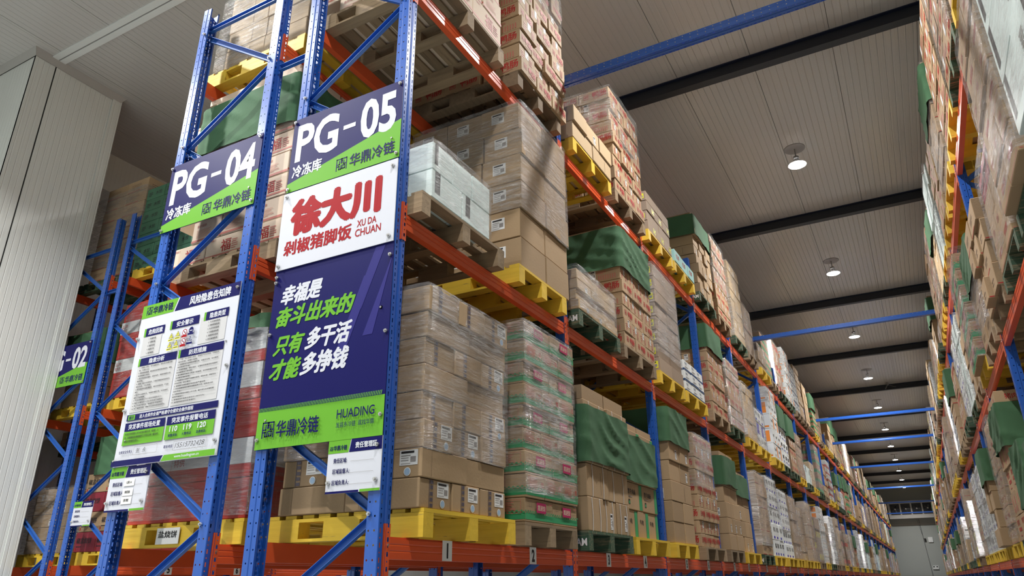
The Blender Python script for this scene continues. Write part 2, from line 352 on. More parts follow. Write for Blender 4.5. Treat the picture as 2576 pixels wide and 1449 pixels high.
# cooling unit on the far wall
t = thing('cooling_unit', 'long grey cooling unit with four dark fans high on the far wall', 'cooler', (0, 0, 0))
q = MB(); q.box(.05, 72.1, 6.55, 3.75, Y1-.01, 8.05, 'fan_grey'); put('casing', q.mesh('casing'), t)
for i in range(4):
    cx = .62 + .86*i
    q = MB(); q.box(cx-.37, 72.04, 6.9, cx+.37, 72.1, 7.8, 'black'); f = put('fan', q.mesh('fan'), t)
    for k in range(5):
        a = 2*PI*k/5; q = MB(); q.bar((cx, 72.02, 7.35), (cx+.3*math.cos(a), 72.02, 7.35+.3*math.sin(a)), .02, .12, 'dark_steel', (-math.sin(a), .3, math.cos(a))); put('blade', q.mesh('blade'), f)
    q = MB(); q.cyl((cx, 71.98, 7.35), .06, .05, 'fan_grey', 12, axis=1); put('hub', q.mesh('hub'), f)
# small things on the far wall
for nm, lab, (xa, za, wd, ht) in (('wall_box', 'small pale box high on the far wall beside the cable', (2.72, 4.55, .36, .42)), ('wall_socket', 'double white socket box low on the far wall', (2.62, 2.35, .45, .28)), ('wall_switch', 'small dark switch on the cable of the far wall', (2.42, 4.62, .14, .26))):
    q = MB(); q.box(xa, Y1-.08, za, xa+wd, Y1, za+ht, 'white_carton' if nm != 'wall_switch' else 'black')
    if nm == 'wall_socket': q.box(xa+.04, Y1-.09, za+.16, xa+.16, Y1-.08, za+.24, 'black'); q.box(xa+.28, Y1-.09, za+.16, xa+.4, Y1-.08, za+.24, 'black')
    tag(put(nm, q.mesh(nm)), lab, 'box')
q = MB(); q.bar((2.3, Y1-.02, 6.5), (2.55, Y1-.02, 1.0), .03, .03, 'cable', (0, 1, 0)); tag(put('cable', q.mesh('cable')), 'thin dark cable running down the far wall', 'cable')
q = MB(); q.bar((2.16, Y1-.02, 6.5), (2.40, Y1-.02, 4.8), .02, .02, 'cable', (0, 1, 0)); tag(put('cable', q.mesh('cable')), 'short second cable beside the long one on the far wall', 'cable')
# small sprinkler-like fitting on the ceiling
t = thing('ceiling_fitting', 'small dark three-armed fitting on the ceiling above the far aisle', 'fitting', (2.35, 29.9, CEIL))
q = MB(); q.cyl((0, 0, -.12), .05, .12, 'lamp_grey', 10); put('body', q.mesh('body'), t)
for a in (.3, 1.9, 4.4):
    q = MB(); q.bar((0, 0, -.1), (.32*math.cos(a), .32*math.sin(a), -.2), .05, .02, 'cable'); put('arm', q.mesh('arm'), t)

# ------------------------------------------------------------------ rack steelwork
SP = 2.5392
LV = (1.885, 3.877, 5.82); LVB = LV
HH = [(-.09, -.032), (-.09, -.046), (-.055, -.046), (-.05, -.05), (-.004, -.05), (0, -.046), (0, -.012), (-.010, -.006)]
PROF = HH + [(x, -y) for x, y in reversed(HH)]
def post_mb(q, H, ox=0, flip=False, z0=0, oy=0):
    u = [0]
    for a, b_ in zip(PROF, PROF[1:]): u.append(u[-1] + math.dist(a, b_))
    u = [t*.33/u[-1] for t in u]
    for i in range(len(PROF)-1):
        (xa, ya), (xb, yb) = PROF[i], PROF[i+1]
        if flip: xa, ya, xb, yb = -xa, -ya, -xb, -yb
        q.face([(ox+xa, oy+ya, z0), (ox+xb, oy+yb, z0), (ox+xb, oy+yb, H), (ox+xa, oy+ya, H)], 'post_blue', [(u[i], z0), (u[i+1], z0), (u[i+1], H), (u[i], H)])
_pm = {}
def post_mesh(H, flip):
    k = (H, flip)
    if k not in _pm:
        q = MB(); post_mb(q, H, 0, flip); _pm[k] = q.mesh('post')
    return _pm[k]
def chan(q, a, b_, mat='brace_blue', wd=.046, d=.03):
    """open C channel from a to b"""
    a, b_ = Vector(a), Vector(b_); n = (b_-a).normalized(); sd = n.cross(Vector((0, 1, 0))).normalized()
    q.bar(a + Vector((0, d/2, 0)), b_ + Vector((0, d/2, 0)), wd, .003, mat, (0, 1, 0))
    for s in (-1, 1): q.bar(a + sd*s*wd/2, b_ + sd*s*wd/2, .003, d, mat, (0, 1, 0))
FR = [.8, 2.0, 3.2, 4.41, 5.62]; RR = [.2, 1.4, 2.6, 3.81, 5.05, 6.25]
_bm = {}
def brace_meshes(D):
    if D not in _bm:
        L_ = []; seq = []
        for i in range(len(RR)): seq.append((-D+.05, RR[i])); seq += [(-.05, FR[i])] if i < len(FR) else []
        for a, c in zip(seq, seq[1:]):
            q = MB(); chan(q, (a[0], 0, a[1]), (c[0], 0, c[1])); L_.append(q.mesh('brace'))
        q = MB(); chan(q, (-D+.05, 0, 6.33), (-.05, 0, 6.33)); L_.append(q.mesh('brace'))
        q = MB(); chan(q, (-D+.05, 0, .15), (-.05, 0, .15)); L_.append(q.mesh('brace'))
        _bm[D] = L_
    return _bm[D]
q = MB(); q.cyl((0, -.012, 0), .013, .012, 'steel', 6, axis=1); q.cyl((0, -.02, 0), .007, .008, 'steel', 8, axis=1); BOLT = q.mesh('bolt')
q = MB(); q.box(-.10, -.07, 0, .02, .07, .008, 'post_blue'); 
def frame(label, x, y, D=1.0, rz=0, H=6.55, detail=True, group='blue upright frames'):
    t = thing('upright_frame', label, 'rack frame', (x, y, 0), group, rz)
    put('post', post_mesh(H, False), t); put('post', post_mesh(H, True), t, (-D, 0, 0))
    for m in brace_meshes(D): put('brace', m, t)
    if detail:
        for z in FR: put('bolt', BOLT, t, (-.07, -.05, z))
        for z in RR[1:]: put('bolt', BOLT, t, (-D+.07, -.05, z))
    return t
BP = [(0, -.012), (0, -.034), (-.004, -.040), (0, -.046), (0, -.068), (-.004, -.074), (0, -.080), (0, -.116), (-.05, -.116), (-.05, 0), (-.014, 0), (-.014, -.012)]
def beam_mb(q, ln, ox=0, oy=0, oz=0, flip=False, simple=False, mat='orange'):
    P = [(0, 0), (0, -.116), (-.05, -.116), (-.05, 0)] if simple else BP
    sgn = -1 if flip else 1; n = len(P)
    A = [(ox+sgn*x, oy, oz+z) for x, z in P]; B_ = [(ox+sgn*x, oy+ln, oz+z) for x, z in P]
    for i in range(n):
        j = (i+1) % n; q.face([A[i], B_[i], B_[j], A[j]] if flip else [A[j], B_[j], B_[i], A[i]], mat)
BL = SP-.104
_be = {}
for fl in (False, True):
    q = MB(); beam_mb(q, BL, flip=fl); _be[fl] = q.mesh('beam')
def conn_mesh(side, fl):
    """L-shaped end bracket hooked over the post: leg with teardrop holes on the post face, leg behind the beam end"""
    k = ('c', side, fl)
    if k not in _be:
        q = MB(); s = -1 if fl else 1; a, c = (-.044, -.006) if side < 0 else (.006, .044)
        f = [(s*.005, a, -.205), (s*.005, c, -.205), (s*.005, c, .065), (s*.005, a, .065)]
        q.face(f if not fl else f[::-1], 'orange_holes', [(0, 0), (.036, 0), (.036, .27), (0, .27)] if not fl else [(0, .27), (.036, .27), (.036, 0), (0, 0)])
        y = 0
        q.box(min(0, -s*.055), -.002, -.205, max(0, -s*.055), .002, .065, 'orange')
        q.box(min(0, s*.005), -.003, -.205, max(0, s*.005), .003, .065, 'orange')
        q.cyl((s*.005, (a+c)/2, -.045), .007, s*.006, 'steel', 8, axis=0)
        _be[k] = q.mesh('end_connector')
    return _be[k]
def plate_mesh(n):
    q = MB(); q.box(0, -.052, -.058, .003, .052, .058, 'paper')
    vs, fs, tw, th = text2d(str(n), .05, 2); sc = .088/th
    q.polys([(.0042, (x-tw/2)*sc*.8, (y-th/2)*sc) for x, y, k in vs], fs, 'ink_black'); return q.mesh('number_label')
def beam(label, x, y, z, fl=False, parts=True, num=None, group='orange shelf beams'):
    if not parts and num is None:
        return tag(put('shelf_beam', _be[fl], None, (x, y+.052, z)), label, 'beam', group)
    t = thing('shelf_beam', label, 'beam', (x, y, z), group)
    put('rail', _be[fl], t, (0, .052, 0))
    put('end_connector', conn_mesh(1, fl), t, (0, .004, 0)); put('end_connector', conn_mesh(-1, fl), t, (0, SP-.004, 0))
    for j, n in enumerate(num or []):
        if n is not None: o = put('number_label', plate_mesh(n[0]), t, (.001, n[1], -.058)); o['label'] = f'white plate with black number {n[0]}'
    return t
NB = 28
far = MB(); farp = MB()
LW = ['low', 'middle', 'top']
FRN = 9       # frames and bays built as single things
for k in range(NB+1):
    y = k*SP
    if k <= FRN:
        frame(f'blue perforated frame of the main rack, {ORD[k]} along the aisle' + (' with signs' if k == 0 else ''), 0, y, detail=k < 3)
        if k >= 2: frame(f'blue perforated frame of the opposite rack, {ORD[k]} along the aisle', 3.61, y, rz=PI, detail=False)
        if k <= 3: frame(f'blue frame of the back-to-back rack behind the main one, {ORD[k]} along', -1.33, y, 1.04, detail=k == 0)
    else:
        for ox, fl in ((0, False), (-1, True), (3.61, True), (4.61, False)): post_mb(farp, 6.55, ox, fl, 0, y)
        for a, c in (((-.95, 5.05), (-.05, 5.62)), ((-.95, 3.81), (-.05, 4.41)), ((-.95, 2.6), (-.05, 3.2)), ((-.95, 3.81), (-.05, 3.2)), ((-.95, 5.05), (-.05, 4.41))):
            for ox in (0, 4.61): farp.bar((ox+a[0], y, a[1]), (ox+c[0], y, c[1]), .045, .03, 'brace_blue', (0, 1, 0))
    if k == NB: break
    for li, z in enumerate(LV):
        if k < FRN:
            num = None
            if li == 0: num = [(2*k+1, .62 if k == 0 else .75), (2*k+2, 1.77)]
            beam(f'orange {LW[li]} shelf beam on the aisle side of the main rack, bay {NUM[k]}', 0, y, z, False, k < 6, num)
            if k >= 1: beam(f'orange {LW[li]} shelf beam on the aisle side of the opposite rack, bay {NUM[k]}', 3.61, y, z, True, k < 6)
            if k < 5: beam(f'orange {LW[li]} shelf beam on the back of the main rack, bay {NUM[k]}', -1.0, y, z, True, False)
            else: beam_mb(far, BL, -1.0, y+.05, z, True, True)
            if 1 <= k < 5: beam(f'orange {LW[li]} shelf beam on the back of the opposite rack, bay {NUM[k]}', 4.61, y, z, False, False)
            else: beam_mb(far, BL, 4.61, y+.05, z, False, True)
            if k < 3:
                beam(f'orange {LW[li]} beam of the back-to-back rack, side towards the main one, bay {NUM[k]}', -1.33, y, z, False, k == 0)
                beam(f'orange {LW[li]} beam of the back-to-back rack, side away from the aisle, bay {NUM[k]}', -2.37, y, z, True, False)
        else:
            for ox, fl in ((0, False), (-1, True), (3.61, True), (4.61, False)): beam_mb(far, BL, ox, y+.05, z, fl, True)
            if 3 <= k: pass
for k in range(3, 9):
    for z in LV: beam_mb(far, BL, -1.33, k*SP+.05, z, False, True); beam_mb(far, BL, -2.37, k*SP+.05, z, True, True)
    post_mb(farp, 6.55, -1.33, False, 0, (k+1)*SP); post_mb(farp, 6.55, -2.37, True, 0, (k+1)*SP)
stuff('far_shelf_beam', far.mesh('far_shelf_beam'), 'orange shelf beams of both racks far down the aisle', 'beams')
stuff('far_upright', farp.mesh('far_upright'), 'blue uprights of both racks far down the aisle', 'rack frames')
# row spacers between the two end frames
q = MB(); chan(q, (-.32, 0, 0), (-.01, 0, 0), 'brace_blue', .05, .03); sm = q.mesh('row_spacer')
for z, wd in ((5.52, 'above the signs'), (1.2, 'below the signs')):
    tag(put('row_spacer', sm, None, (-1.0, 0, z)), f'short blue spacer joining the two end frames {wd}', 'spacer', 'spacers between racks')
# second block of racks behind the white corner
YB = 2.5
for k in range(5):
    y = YB + k*SP
    if k < 3:
        frame(f'blue frame of the rack past the side aisle, {ORD[k]} along', -5.93, y, 1.04, detail=False, H=6.8)
        frame(f'blue frame of the rack beside the white corner, {ORD[k]} along', -7.24, y, 1.04, detail=False, H=6.8)
    if k == 4: break
    if k >= 2: continue
    for li, z in enumerate(LVB):
        num = [(2*k+5, .75), (2*k+6, 1.85)] if li == 0 else None
        beam(f'orange {LW[li]} beam past the side aisle, aisle face, bay {NUM[k]}', -5.93, y, z, False, k == 0, num)
        beam(f'orange {LW[li]} beam past the side aisle, rear face, bay {NUM[k]}', -6.97, y, z, True, False)
        beam(f'orange {LW[li]} beam of the rack beside the white corner, bay {NUM[k]}', -7.24, y, z, False, k == 0)
        beam(f'orange {LW[li]} beam of the rack beside the white corner, rear face, bay {NUM[k]}', -8.28, y, z, True, False)
tag(put('row_spacer', sm, None, (-6.97+.0, YB, 5.6)), 'short blue spacer joining the two frames past the side aisle', 'spacer', 'spacers between racks')
# one more rack along the wall behind: a post, two beams
farq = MB(); post_mb(farq, 6.0, -9.1, True, 0, 3.5); post_mb(farq, 6.0, -9.1, True, 0, 3.5+SP)
t = thing('wall_rack', 'blue and orange rack along the wall behind the white corner', 'rack', (0, 0, 0)); put('uprights', farq.mesh('uprights'), t)
for z in (3.68, 5.7, 1.885):
    q = MB(); beam_mb(q, 2*BL, -9.1, 3.5, z, False); put('beam', q.mesh('beam'), t)
# blue ties over the aisle
def tie(y, i, near):
    q = MB()
    ln = 3.61; u = [0]
    for a, b_ in zip(PROF, PROF[1:]): u.append(u[-1] + math.dist(a, b_))
    u = [t_*.33/u[-1] for t_ in u]
    for j in range(len(PROF)-1):
        (da, ya), (db, yb) = PROF[j], PROF[j+1]
        q.face([(0, ya, 6.54-da), (0, yb, 6.54-db), (ln, yb, 6.54-db), (ln, ya, 6.54-da)], 'post_blue', [(u[j], 0), (u[j+1], 0), (u[j+1], ln), (u[j], ln)])
    q.box(-.02, -.05, 6.5, 0, .05, 6.64, 'brace_blue'); q.box(ln, -.05, 6.5, ln+.02, .05, 6.64, 'brace_blue')
    tag(put('aisle_tie', q.mesh('aisle_tie'), None, (0, y, 0)), f'perforated blue tie bar across the aisle, {ORD[i]} counting away from the signs', 'tie bar', 'blue ties across the aisle')
for i, k in enumerate((1, 5, 9, 11, 14, 18, 22, 26)): tie(k*SP, i, k < 3)

# ------------------------------------------------------------------ pallets
# a pallet: three bearers running across the rack, deck boards running along it (local origin: front edge centre, floor of pallet; front = +x)
def bearer(q, y, m, ln=1.2):
    q.box(-ln, y-.05, .115, 0, y+.05, .135, m, 't'); q.box(-ln, y-.05, 0, 0, y+.05, .018, m)
    for a, c in ((-.26, 0), (-.74, -.46), (-ln, -ln+.26)): q.box(a, y-.05, .018, c, y+.05, .115, m, 'tb')
PAL = {}
PK = {'yellow': ('yellow_x', 'yellow_y'), 'wood': ('wood_x', 'wood_y'), 'dark': ('wood_dark', 'wood_dark'), 'green': ('green_x', 'green_x')}
for k_, (mx_, my_) in PK.items():
    for wd in (1.1, .92):
        L_ = []
        for y in (-wd/2+.05, 0, wd/2-.05):
            q = MB(); bearer(q, y, mx_); L_.append(('bearer', q.mesh('bearer')))
        for i in range(9):
            xa = -1.2 + i*.1385; q = MB(); j = (i*37 % 5)*.003
            q.box(xa, -wd/2+j, .136, xa+.092, wd/2-j, .158, my_); L_.append(('deck_board', q.mesh('deck_board')))
        q = MB()
        for n, m in L_: q.polys([v.co[:] for v in m.vertices], [tuple(p.vertices) for p in m.polygons], m.materials[0].name)
        PAL[k_, wd] = (L_, q.mesh('pallet'))
SCAM = {}
def pallet(kind, y0, y1, z, label, d=1, xf=.10, parts=False, brand=False):
    wd = 1.1 if y1-y0 > 1.0 else .92
    yc = (y0+y1)/2; L_, whole = PAL[kind, wd]
    if not parts:
        o = put('pallet', whole, None, (xf, yc, z), 0 if d > 0 else PI)
        tag(o, label, 'pallet', f'{kind} pallets'); t = o
    else:
        t = thing('pallet', label, 'pallet', (xf, yc, z), f'{kind} pallets', 0 if d > 0 else PI)
        for n, m in L_: put(n, m, t)
    if brand:
        if 'b' not in SCAM:
            vs, fs, tw, th = text2d('LOSCAM', .03, 2); sc = .062/th; q = MB()
            q.polys([(-.015+(x-tw)*sc*.85, -wd/2-.002, .036+y*sc) for x, y, k in vs], fs, 'paper'); SCAM['b'] = q.mesh('stencil')
        o = put('stencil', SCAM['b'], t if d > 0 else t)
        if d < 0: o.location = (-.0, 0, 0); o.rotation_euler = (0, 0, PI); o.location = (-.36, 0, 0)
    return t

# ------------------------------------------------------------------ carton designs
# each gives (object name, look for the label, base material, (long, short), decals(face kind, width, height)); decals: r = flat rect, t = text, L = paper label (a part)
def lines(m, u0, v0, u1, v1, n, duty=.45, seed=1):
    r_ = random.Random(seed); out = []; hh = (v1-v0)/n
    for i in range(n): out.append(('r', m, u0, v0+i*hh, u0+(u1-u0)*r_.uniform(.6, 1), v0+i*hh+hh*duty))
    return out
def outline(m, u0, v0, u1, v1, t=.003):
    return [('r', m, u0, v0, u1, v0+t), ('r', m, u0, v1-t, u1, v1), ('r', m, u0, v0, u0+t, v1), ('r', m, u1-t, v0, u1, v1)]
def seal(m, u, v, s):
    t = s*.07; o = outline(m, u, v, u+s, v+s, t)
    return o + [('r', m, u+s*.2, v+s*.1, u+s*.28, v+s*.9), ('r', m, u+s*.1, v+s*.45, u+s*.9, v+s*.55), ('r', m, u+s*.7, v+s*.1, u+s*.78, v+s*.9), ('r', m, u+s*.45, v+s*.2, u+s*.55, v+s*.8)]
def d_duck(k, W, H):
    if k == 'S': return [('t', 'ink_red', '鸭肠', W*.46, H*.30, H*.56, .05)] + seal('ink_red', W*.16, H*.34, H*.42) + lines('ink_pale_red', W*.5, H*.16, W*.8, H*.28, 2) 
    if k == 's': return [('L', W*.10, H*.30, W*.26, H*.95)] + lines('ink_pale_red', W*.30, H*.62, W*.60, H*.85, 3) + [('r', 'ink_pale_red', W*(.34+.07*i), H*.12, W*(.37+.07*i), H*.5) for i in range(8)]
    if k == 'E': return seal('ink_red', W*.16, H*.36, H*.38) + [('t', 'ink_red', '鸭肠', W*.46, H*.34, H*.44, .05)] + lines('ink_pale_red', W*.5, H*.16, W*.85, H*.28, 2)
    return [('L', W*.38, H*.45, W*.58, H*.98)] + lines('ink_pale_red', W*.12, H*.15, W*.34, H*.75, 4) + lines('ink_pale_red', W*.62, H*.15, W*.86, H*.75, 5, seed=3)
def d_lamb(k, W, H):
    if k in 'Ss': return [] if k == 's' else [('r', 'seam', W*.2, H*.05, W*.204, H*.95)]
    o = [('r', 'tape', W*.30, 0, W*.315, H), ('r', 'tape', W*.42, 0, W*.425, H)] + [('r', 'tape', W*.325, H*a, W*.41, H*(a+.13)) for a in (.04, .24, .44, .66, .84)]
    if k == 'E': o += [('L', W*.55, H*.42, W*.92, H*.95), ('c', 'stamp_blue', W*.72, H*.20, H*.15)]
    return o
def d_dump(k, W, H):
    o = [('r', 'ink_green', 0, H*.10, W, H*.36)]
    n = int(W/.018)
    for i in range(n):
        u = i*W/n; o.append(('r', 'ink_green', u, H*(.36 if i % 2 else .42), u+W/n, H*(.42 if i % 2 else .48)))
    if k == 'S': o += outline('ink_brown', W*.10, H*.62, W*.19, H*.88) + [('r', 'ink_maroon', W*.36, H*.42, W*.70, H*.86), ('t', 'cream', '霞迷饺', W*.40, H*.52, H*.24, .03)] + lines('ink_pale_red', W*.8, H*.8, W*.95, H*.9, 2)
    elif k == 's': o += outline('ink_pale_red', W*.08, H*.38, W*.62, H*.90) + lines('ink_pale_red', W*.1, H*.5, W*.4, H*.82, 4) + [('c', 'ink_maroon', W*.42, H*.66, H*.10)]
    elif k == 'E': o += outline('ink_pale_red', W*.08, H*.34, W*.90, H*.92) + lines('ink_pale_red', W*.12, H*.42, W*.8, H*.86, 7)
    else: o += outline('ink_pale_red', W*.08, H*.34, W*.70, H*.92) + lines('ink_pale_red', W*.12, H*.42, W*.6, H*.86, 7, seed=5) + [('t', 'ink_red', '饺', W*.75, H*.5, H*.25, .02)]
    return o
def d_plain(k, W, H): return [('L', W*.55, H*.12, W*.72, H*.62)] if k == 'e' else ([('r', 'seam', W*.62, H*.1, W*.63, H*.8)] if k == 's' else [])
def d_wide(k, W, H): return [('L', W*.28, H*.38, W*.62, H*.78)] if k in 'Ee' else []
def d_fu(k, W, H):
    if k in 'Ss': return [('r', 'ink_pale_red', 0, H*.12, W, H*.20), ('t', 'ink_red', '福', W*.42, H*.26, H*.55, .03), ('t', 'ink_pale_red', '大福临门', W*.08, H*.82, H*.09, .02)] + lines('ink_pale_red', W*.72, H*.28, W*.9, H*.75, 5)
    return [('t', 'ink_pale_red', '鱼籽福袋', W*.14, H*.70, H*.13, .02), ('r', 'ink_pale_red', 0, H*.04, W, H*.14)] + lines('ink_pale_red', W*.15, H*.22, W*.75, H*.6, 7, .3)
def d_reda(k, W, H): return [('r', 'ink_pale_red', W*.1, H*.12, W*.44, H*.16), ('r', 'ink_pale_red', W*.5, H*.3, W*.505, H*.75)] + lines('ink_pale_red', W*.55, H*.55, W*.9, H*.85, 5, .2) + outline('ink_pale_red', W*.55, H*.1, W*.9, H*.4, .002)
def d_redb(k, W, H): return [('r', 'white_carton', 0, H*.34, W, H), ('t', 'ink_red', '品牌', W*.06, H*.66, H*.2, .02), ('t', 'ink_red', '特供', W*.06, H*.42, H*.2, .02), ('t', 'ink_pale_red', '供应链管理有限公司', W*.3, H*.1, H*.09, .01)]
def d_pep(k, W, H): return [('t', 'ink_black', '椒盐烧饼', W*.08, H*.42, H*.30, .05)] + lines('ink_black', W*.1, H*.25, W*.5, H*.34, 1) + [('r', 'ink_red', W*.05, H*.08, W*.1, H*.22)]
def d_orange(k, W, H):
    if k in 'Ss': return [('t', 'ink_black', '宝小串', W*.10, H*.50, H*.22, .04)] + [('r', 'ink_orange', W*.62, H*.12, W*.86, H*.88)] + lines('ink_grey', W*.12, H*.14, W*.4, H*.3, 2)
    return [('t', 'ink_black', '小串', W*.12, H*.45, H*.22, .04), ('r', 'ink_orange', W*.62, H*.1, W*.9, H*.22)]
def d_blue(k, W, H):
    if k in 'Ss': return [('r', 'ink_blue', W*.25, H*.08, W*.72, H*.88)]
    return [('t', 'ink_black', '鲜', W*.2, H*.5, H*.3, .03), ('t', 'ink_black', '冻', W*.55, H*.5, H*.3, .03), ('r', 'ink_blue', W*.1, H*.08, W*.5, H*.22)]
def d_navy(k, W, H): return [('r', 'ink_navy', 0, 0, W, H*.2), ('t', 'ink_navy', '牛羊', W*.15, H*.55, H*.3, .03)] + lines('ink_grey', W*.15, H*.3, W*.7, H*.48, 2)
def d_beef(k, W, H): return [('r', 'ink_green', W*.80, H*.03, W*.98, H*.97), ('t', 'ink_black', '黑牛肉面', W*.10, H*.56, H*.20, .035), ('r', 'ink_black', W*.12, H*.18, W*.22, H*.36), ('r', 'ink_green', W*.13, H*.2, W*.21, H*.3)] + lines('ink_grey', W*.12, H*.46, W*.5, H*.52, 1) if k in 'Ss' else [('t', 'ink_black', '牛肉', W*.15, H*.5, H*.2, .03), ('r', 'ink_green', W*.72, H*.03, W*.98, H*.97)]
def d_pork(k, W, H):
    if k in 'Ss': return [('t', 'ink_red', '猪肉荠菜', W*.18, H*.62, H*.24, .04), ('r', 'ink_red', W*.3, H*.38, W*.8, H*.52), ('t', 'kraft', '速冻水饺', W*.42, H*.41, H*.08, .02)] + lines('ink_pale_red', W*.3, H*.18, W*.8, H*.28, 1)
    return [('r', 'ink_pale_red', W*.3, H*.45, W*.5, H*.8), ('r', 'ink_pale_red', W*.55, H*.15, W*.75, H*.4)] + lines('ink_pale_red', W*.28, H*.15, W*.5, H*.4, 4)
def d_honey(k, W, H): return ([('t', 'ink_red', '蜂窝面筋', W*.30, H*.40, H*.24, .035)] if k in 'Ss' else [('t', 'ink_pale_red', '面筋', W*.25, H*.4, H*.24, .03)]) + [('r', 'ink_pale_red', W*(.03+.08*i), H*.06, W*(.08+.08*i), H*.10) for i in range(12)]
def d_teal(k, W, H): return [('t', 'ink_red', '红虾', W*.2, H*.35, H*.4, .03)]
def d_greenc(k, W, H): return [('t', 'ink_black', '水饺', W*.5, H*.3, H*.35, .03)] + lines('ink_black', W*.12, H*.3, W*.35, H*.7, 3)
def d_foam(k, W, H): return [('r', 'ink_black', W*.10, H*.22, W*.26, H*1.0)] if k in 'se' else ([('r', 'ink_black', W*.72, H*.12, W*.86, H*.85)] + lines('ink_grey', W*.3, H*.2, W*.55, H*.6, 6, .5) if k in 'S' else [])
def d_noodle(k, W, H): return [('t', 'ink_black', '面点', W*.2, H*.5, H*.36, .05), ('r', 'ink_blue', W*.3, H*.2, W*.5, H*.36)] + lines('ink_grey', W*.55, H*.12, W*.9, H*.4, 4)
def d_ylab(k, W, H): return [('y', W*.60, H*.25, W*.92, H*.75)] if k in 'SsEe' and k in 'Ee' else []
def d_line(k, W, H): return lines('ink_red', W*.02, H*.04, W*.98, H*.10, 1, .8) + lines('ink_brown', W*.2, H*.4, W*.7, H*.7, 3, .3) if k in 'Ss' else lines('ink_brown', W*.2, H*.3, W*.7, H*.6, 2, .3)
DES = {
 'duck': ('duck_carton', 'red-printed kraft carton', 'kraft_pink', (.41, .31), d_duck),
 'lamb': ('lamb_carton', 'brown labelled carton', 'kraft', (.55, .36), d_lamb),
 'dump': ('dumpling_carton', 'green-banded kraft carton', 'kraft', (.45, .31), d_dump),
 'plain': ('plain_carton', 'plain brown carton', 'kraft', (.50, .36), d_plain),
 'light': ('pale_carton', 'pale kraft carton', 'kraft_light', (.50, .36), d_plain),
 'wide': ('wide_carton', 'wide brown carton', 'kraft', (.47, .385), d_wide),
 'fu': ('festive_carton', 'cream carton printed red', 'cream', (.42, .34), d_fu),
 'reda': ('red_carton', 'plain red carton', 'red_carton', (.50, .40), d_reda),
 'redb': ('red_white_carton', 'red and white carton', 'red_carton', (.50, .40), d_redb),
 'pep': ('bread_carton', 'kraft black-lettered carton', 'kraft', (.42, .34), d_pep),
 'pepm': ('maroon_carton', 'maroon carton', 'maroon_carton', (.42, .34), d_pep),
 'orange': ('skewer_carton', 'white and orange carton', 'white_carton', (.48, .30), d_orange),
 'blue': ('blue_white_carton', 'white and blue carton', 'white_carton', (.45, .28), d_blue),
 'navy': ('navy_band_carton', 'white navy-banded carton', 'white_carton', (.42, .33), d_navy),
 'beef': ('beef_carton', 'green-striped kraft carton', 'kraft', (.46, .34), d_beef),
 'pork': ('pork_carton', 'red-lettered kraft carton', 'kraft', (.55, .38), d_pork),
 'honey': ('gluten_carton', 'brown red-bordered carton', 'kraft_pink', (.50, .36), d_honey),
 'teal': ('shrimp_carton', 'pale teal carton', 'teal_carton', (.45, .32), d_teal),
 'greenc': ('green_carton', 'dark green carton', 'green_carton', (.42, .33), d_greenc),
 'foam': ('white_carton', 'white wrapped carton', 'foam', (.40, .30), d_foam),
 'noodle': ('noodle_carton', 'white black-lettered carton', 'white_carton', (.45, .34), d_noodle),
 'ylab': ('yellow_label_carton', 'grey-brown yellow-labelled carton', 'kraft_grey', (.50, .38), d_ylab),
 'line': ('lined_carton', 'kraft red-lined carton', 'kraft_pink', (.50, .36), d_line),
}
def decal_to(q, F, k, W, H, dec, lod, eps):
    """F maps (u, v, out) on the face to object space"""
    lab = []
    for i, dd in enumerate(dec(k, W, H)):
        e = eps*(1+.25*i) if lod == 0 else eps
        if dd[0] == 'r':
            _, m, a, b_, c, d = dd
            q.face([F(a, b_, e), F(c, b_, e), F(c, d, e), F(a, d, e)], m)
        elif dd[0] == 'c':
            _, m, a, b_, r = dd
            if lod: q.face([F(a-r, b_-r, e), F(a+r, b_-r, e), F(a+r, b_+r, e), F(a-r, b_+r, e)], m)
            else:
                q.face([F(a+r*math.cos(j*PI/8), b_+r*math.sin(j*PI/8), e) for j in range(16)], 'paper'); q.face([F(a+r*.8*math.cos(j*PI/8), b_+r*.8*math.sin(j*PI/8), e*1.3) for j in range(16)], m)
        elif dd[0] == 't':
            _, m, s, a, b_, h, bold = dd
            if lod >= 2: q.face([F(a, b_, e), F(a+h*.8*len(s), b_, e), F(a+h*.8*len(s), b_+h*.8, e), F(a, b_+h*.8, e)], 'ink_pale_red' if 'red' in m else m); continue
            vs, fs, tw, th = text2d(s, bold, 1 if lod else 2); sc = h/max(th, 1e-3)
            q.polys([F(a+x*sc, b_+y*sc, e+k2*.00025) for x, y, k2 in vs], fs, m)
        else:
            lab.append(dd)
    return lab
def faces_of(lx, ly, d):
    """(frame, kind is long?) for the aisle-side face and the camera-side end face; d=+1 aisle towards +x"""
    long_x = lx > ly
    fx = (lambda u, v, e: (lx/2+e, -ly/2+u, v)) if d > 0 else (lambda u, v, e: (-lx/2-e, ly/2-u, v))
    fy = lambda u, v, e: (-lx/2+u, -ly/2-e, v)
    return [(fx, ly, not long_x), (fy, lx, long_x)]
_cm = {}
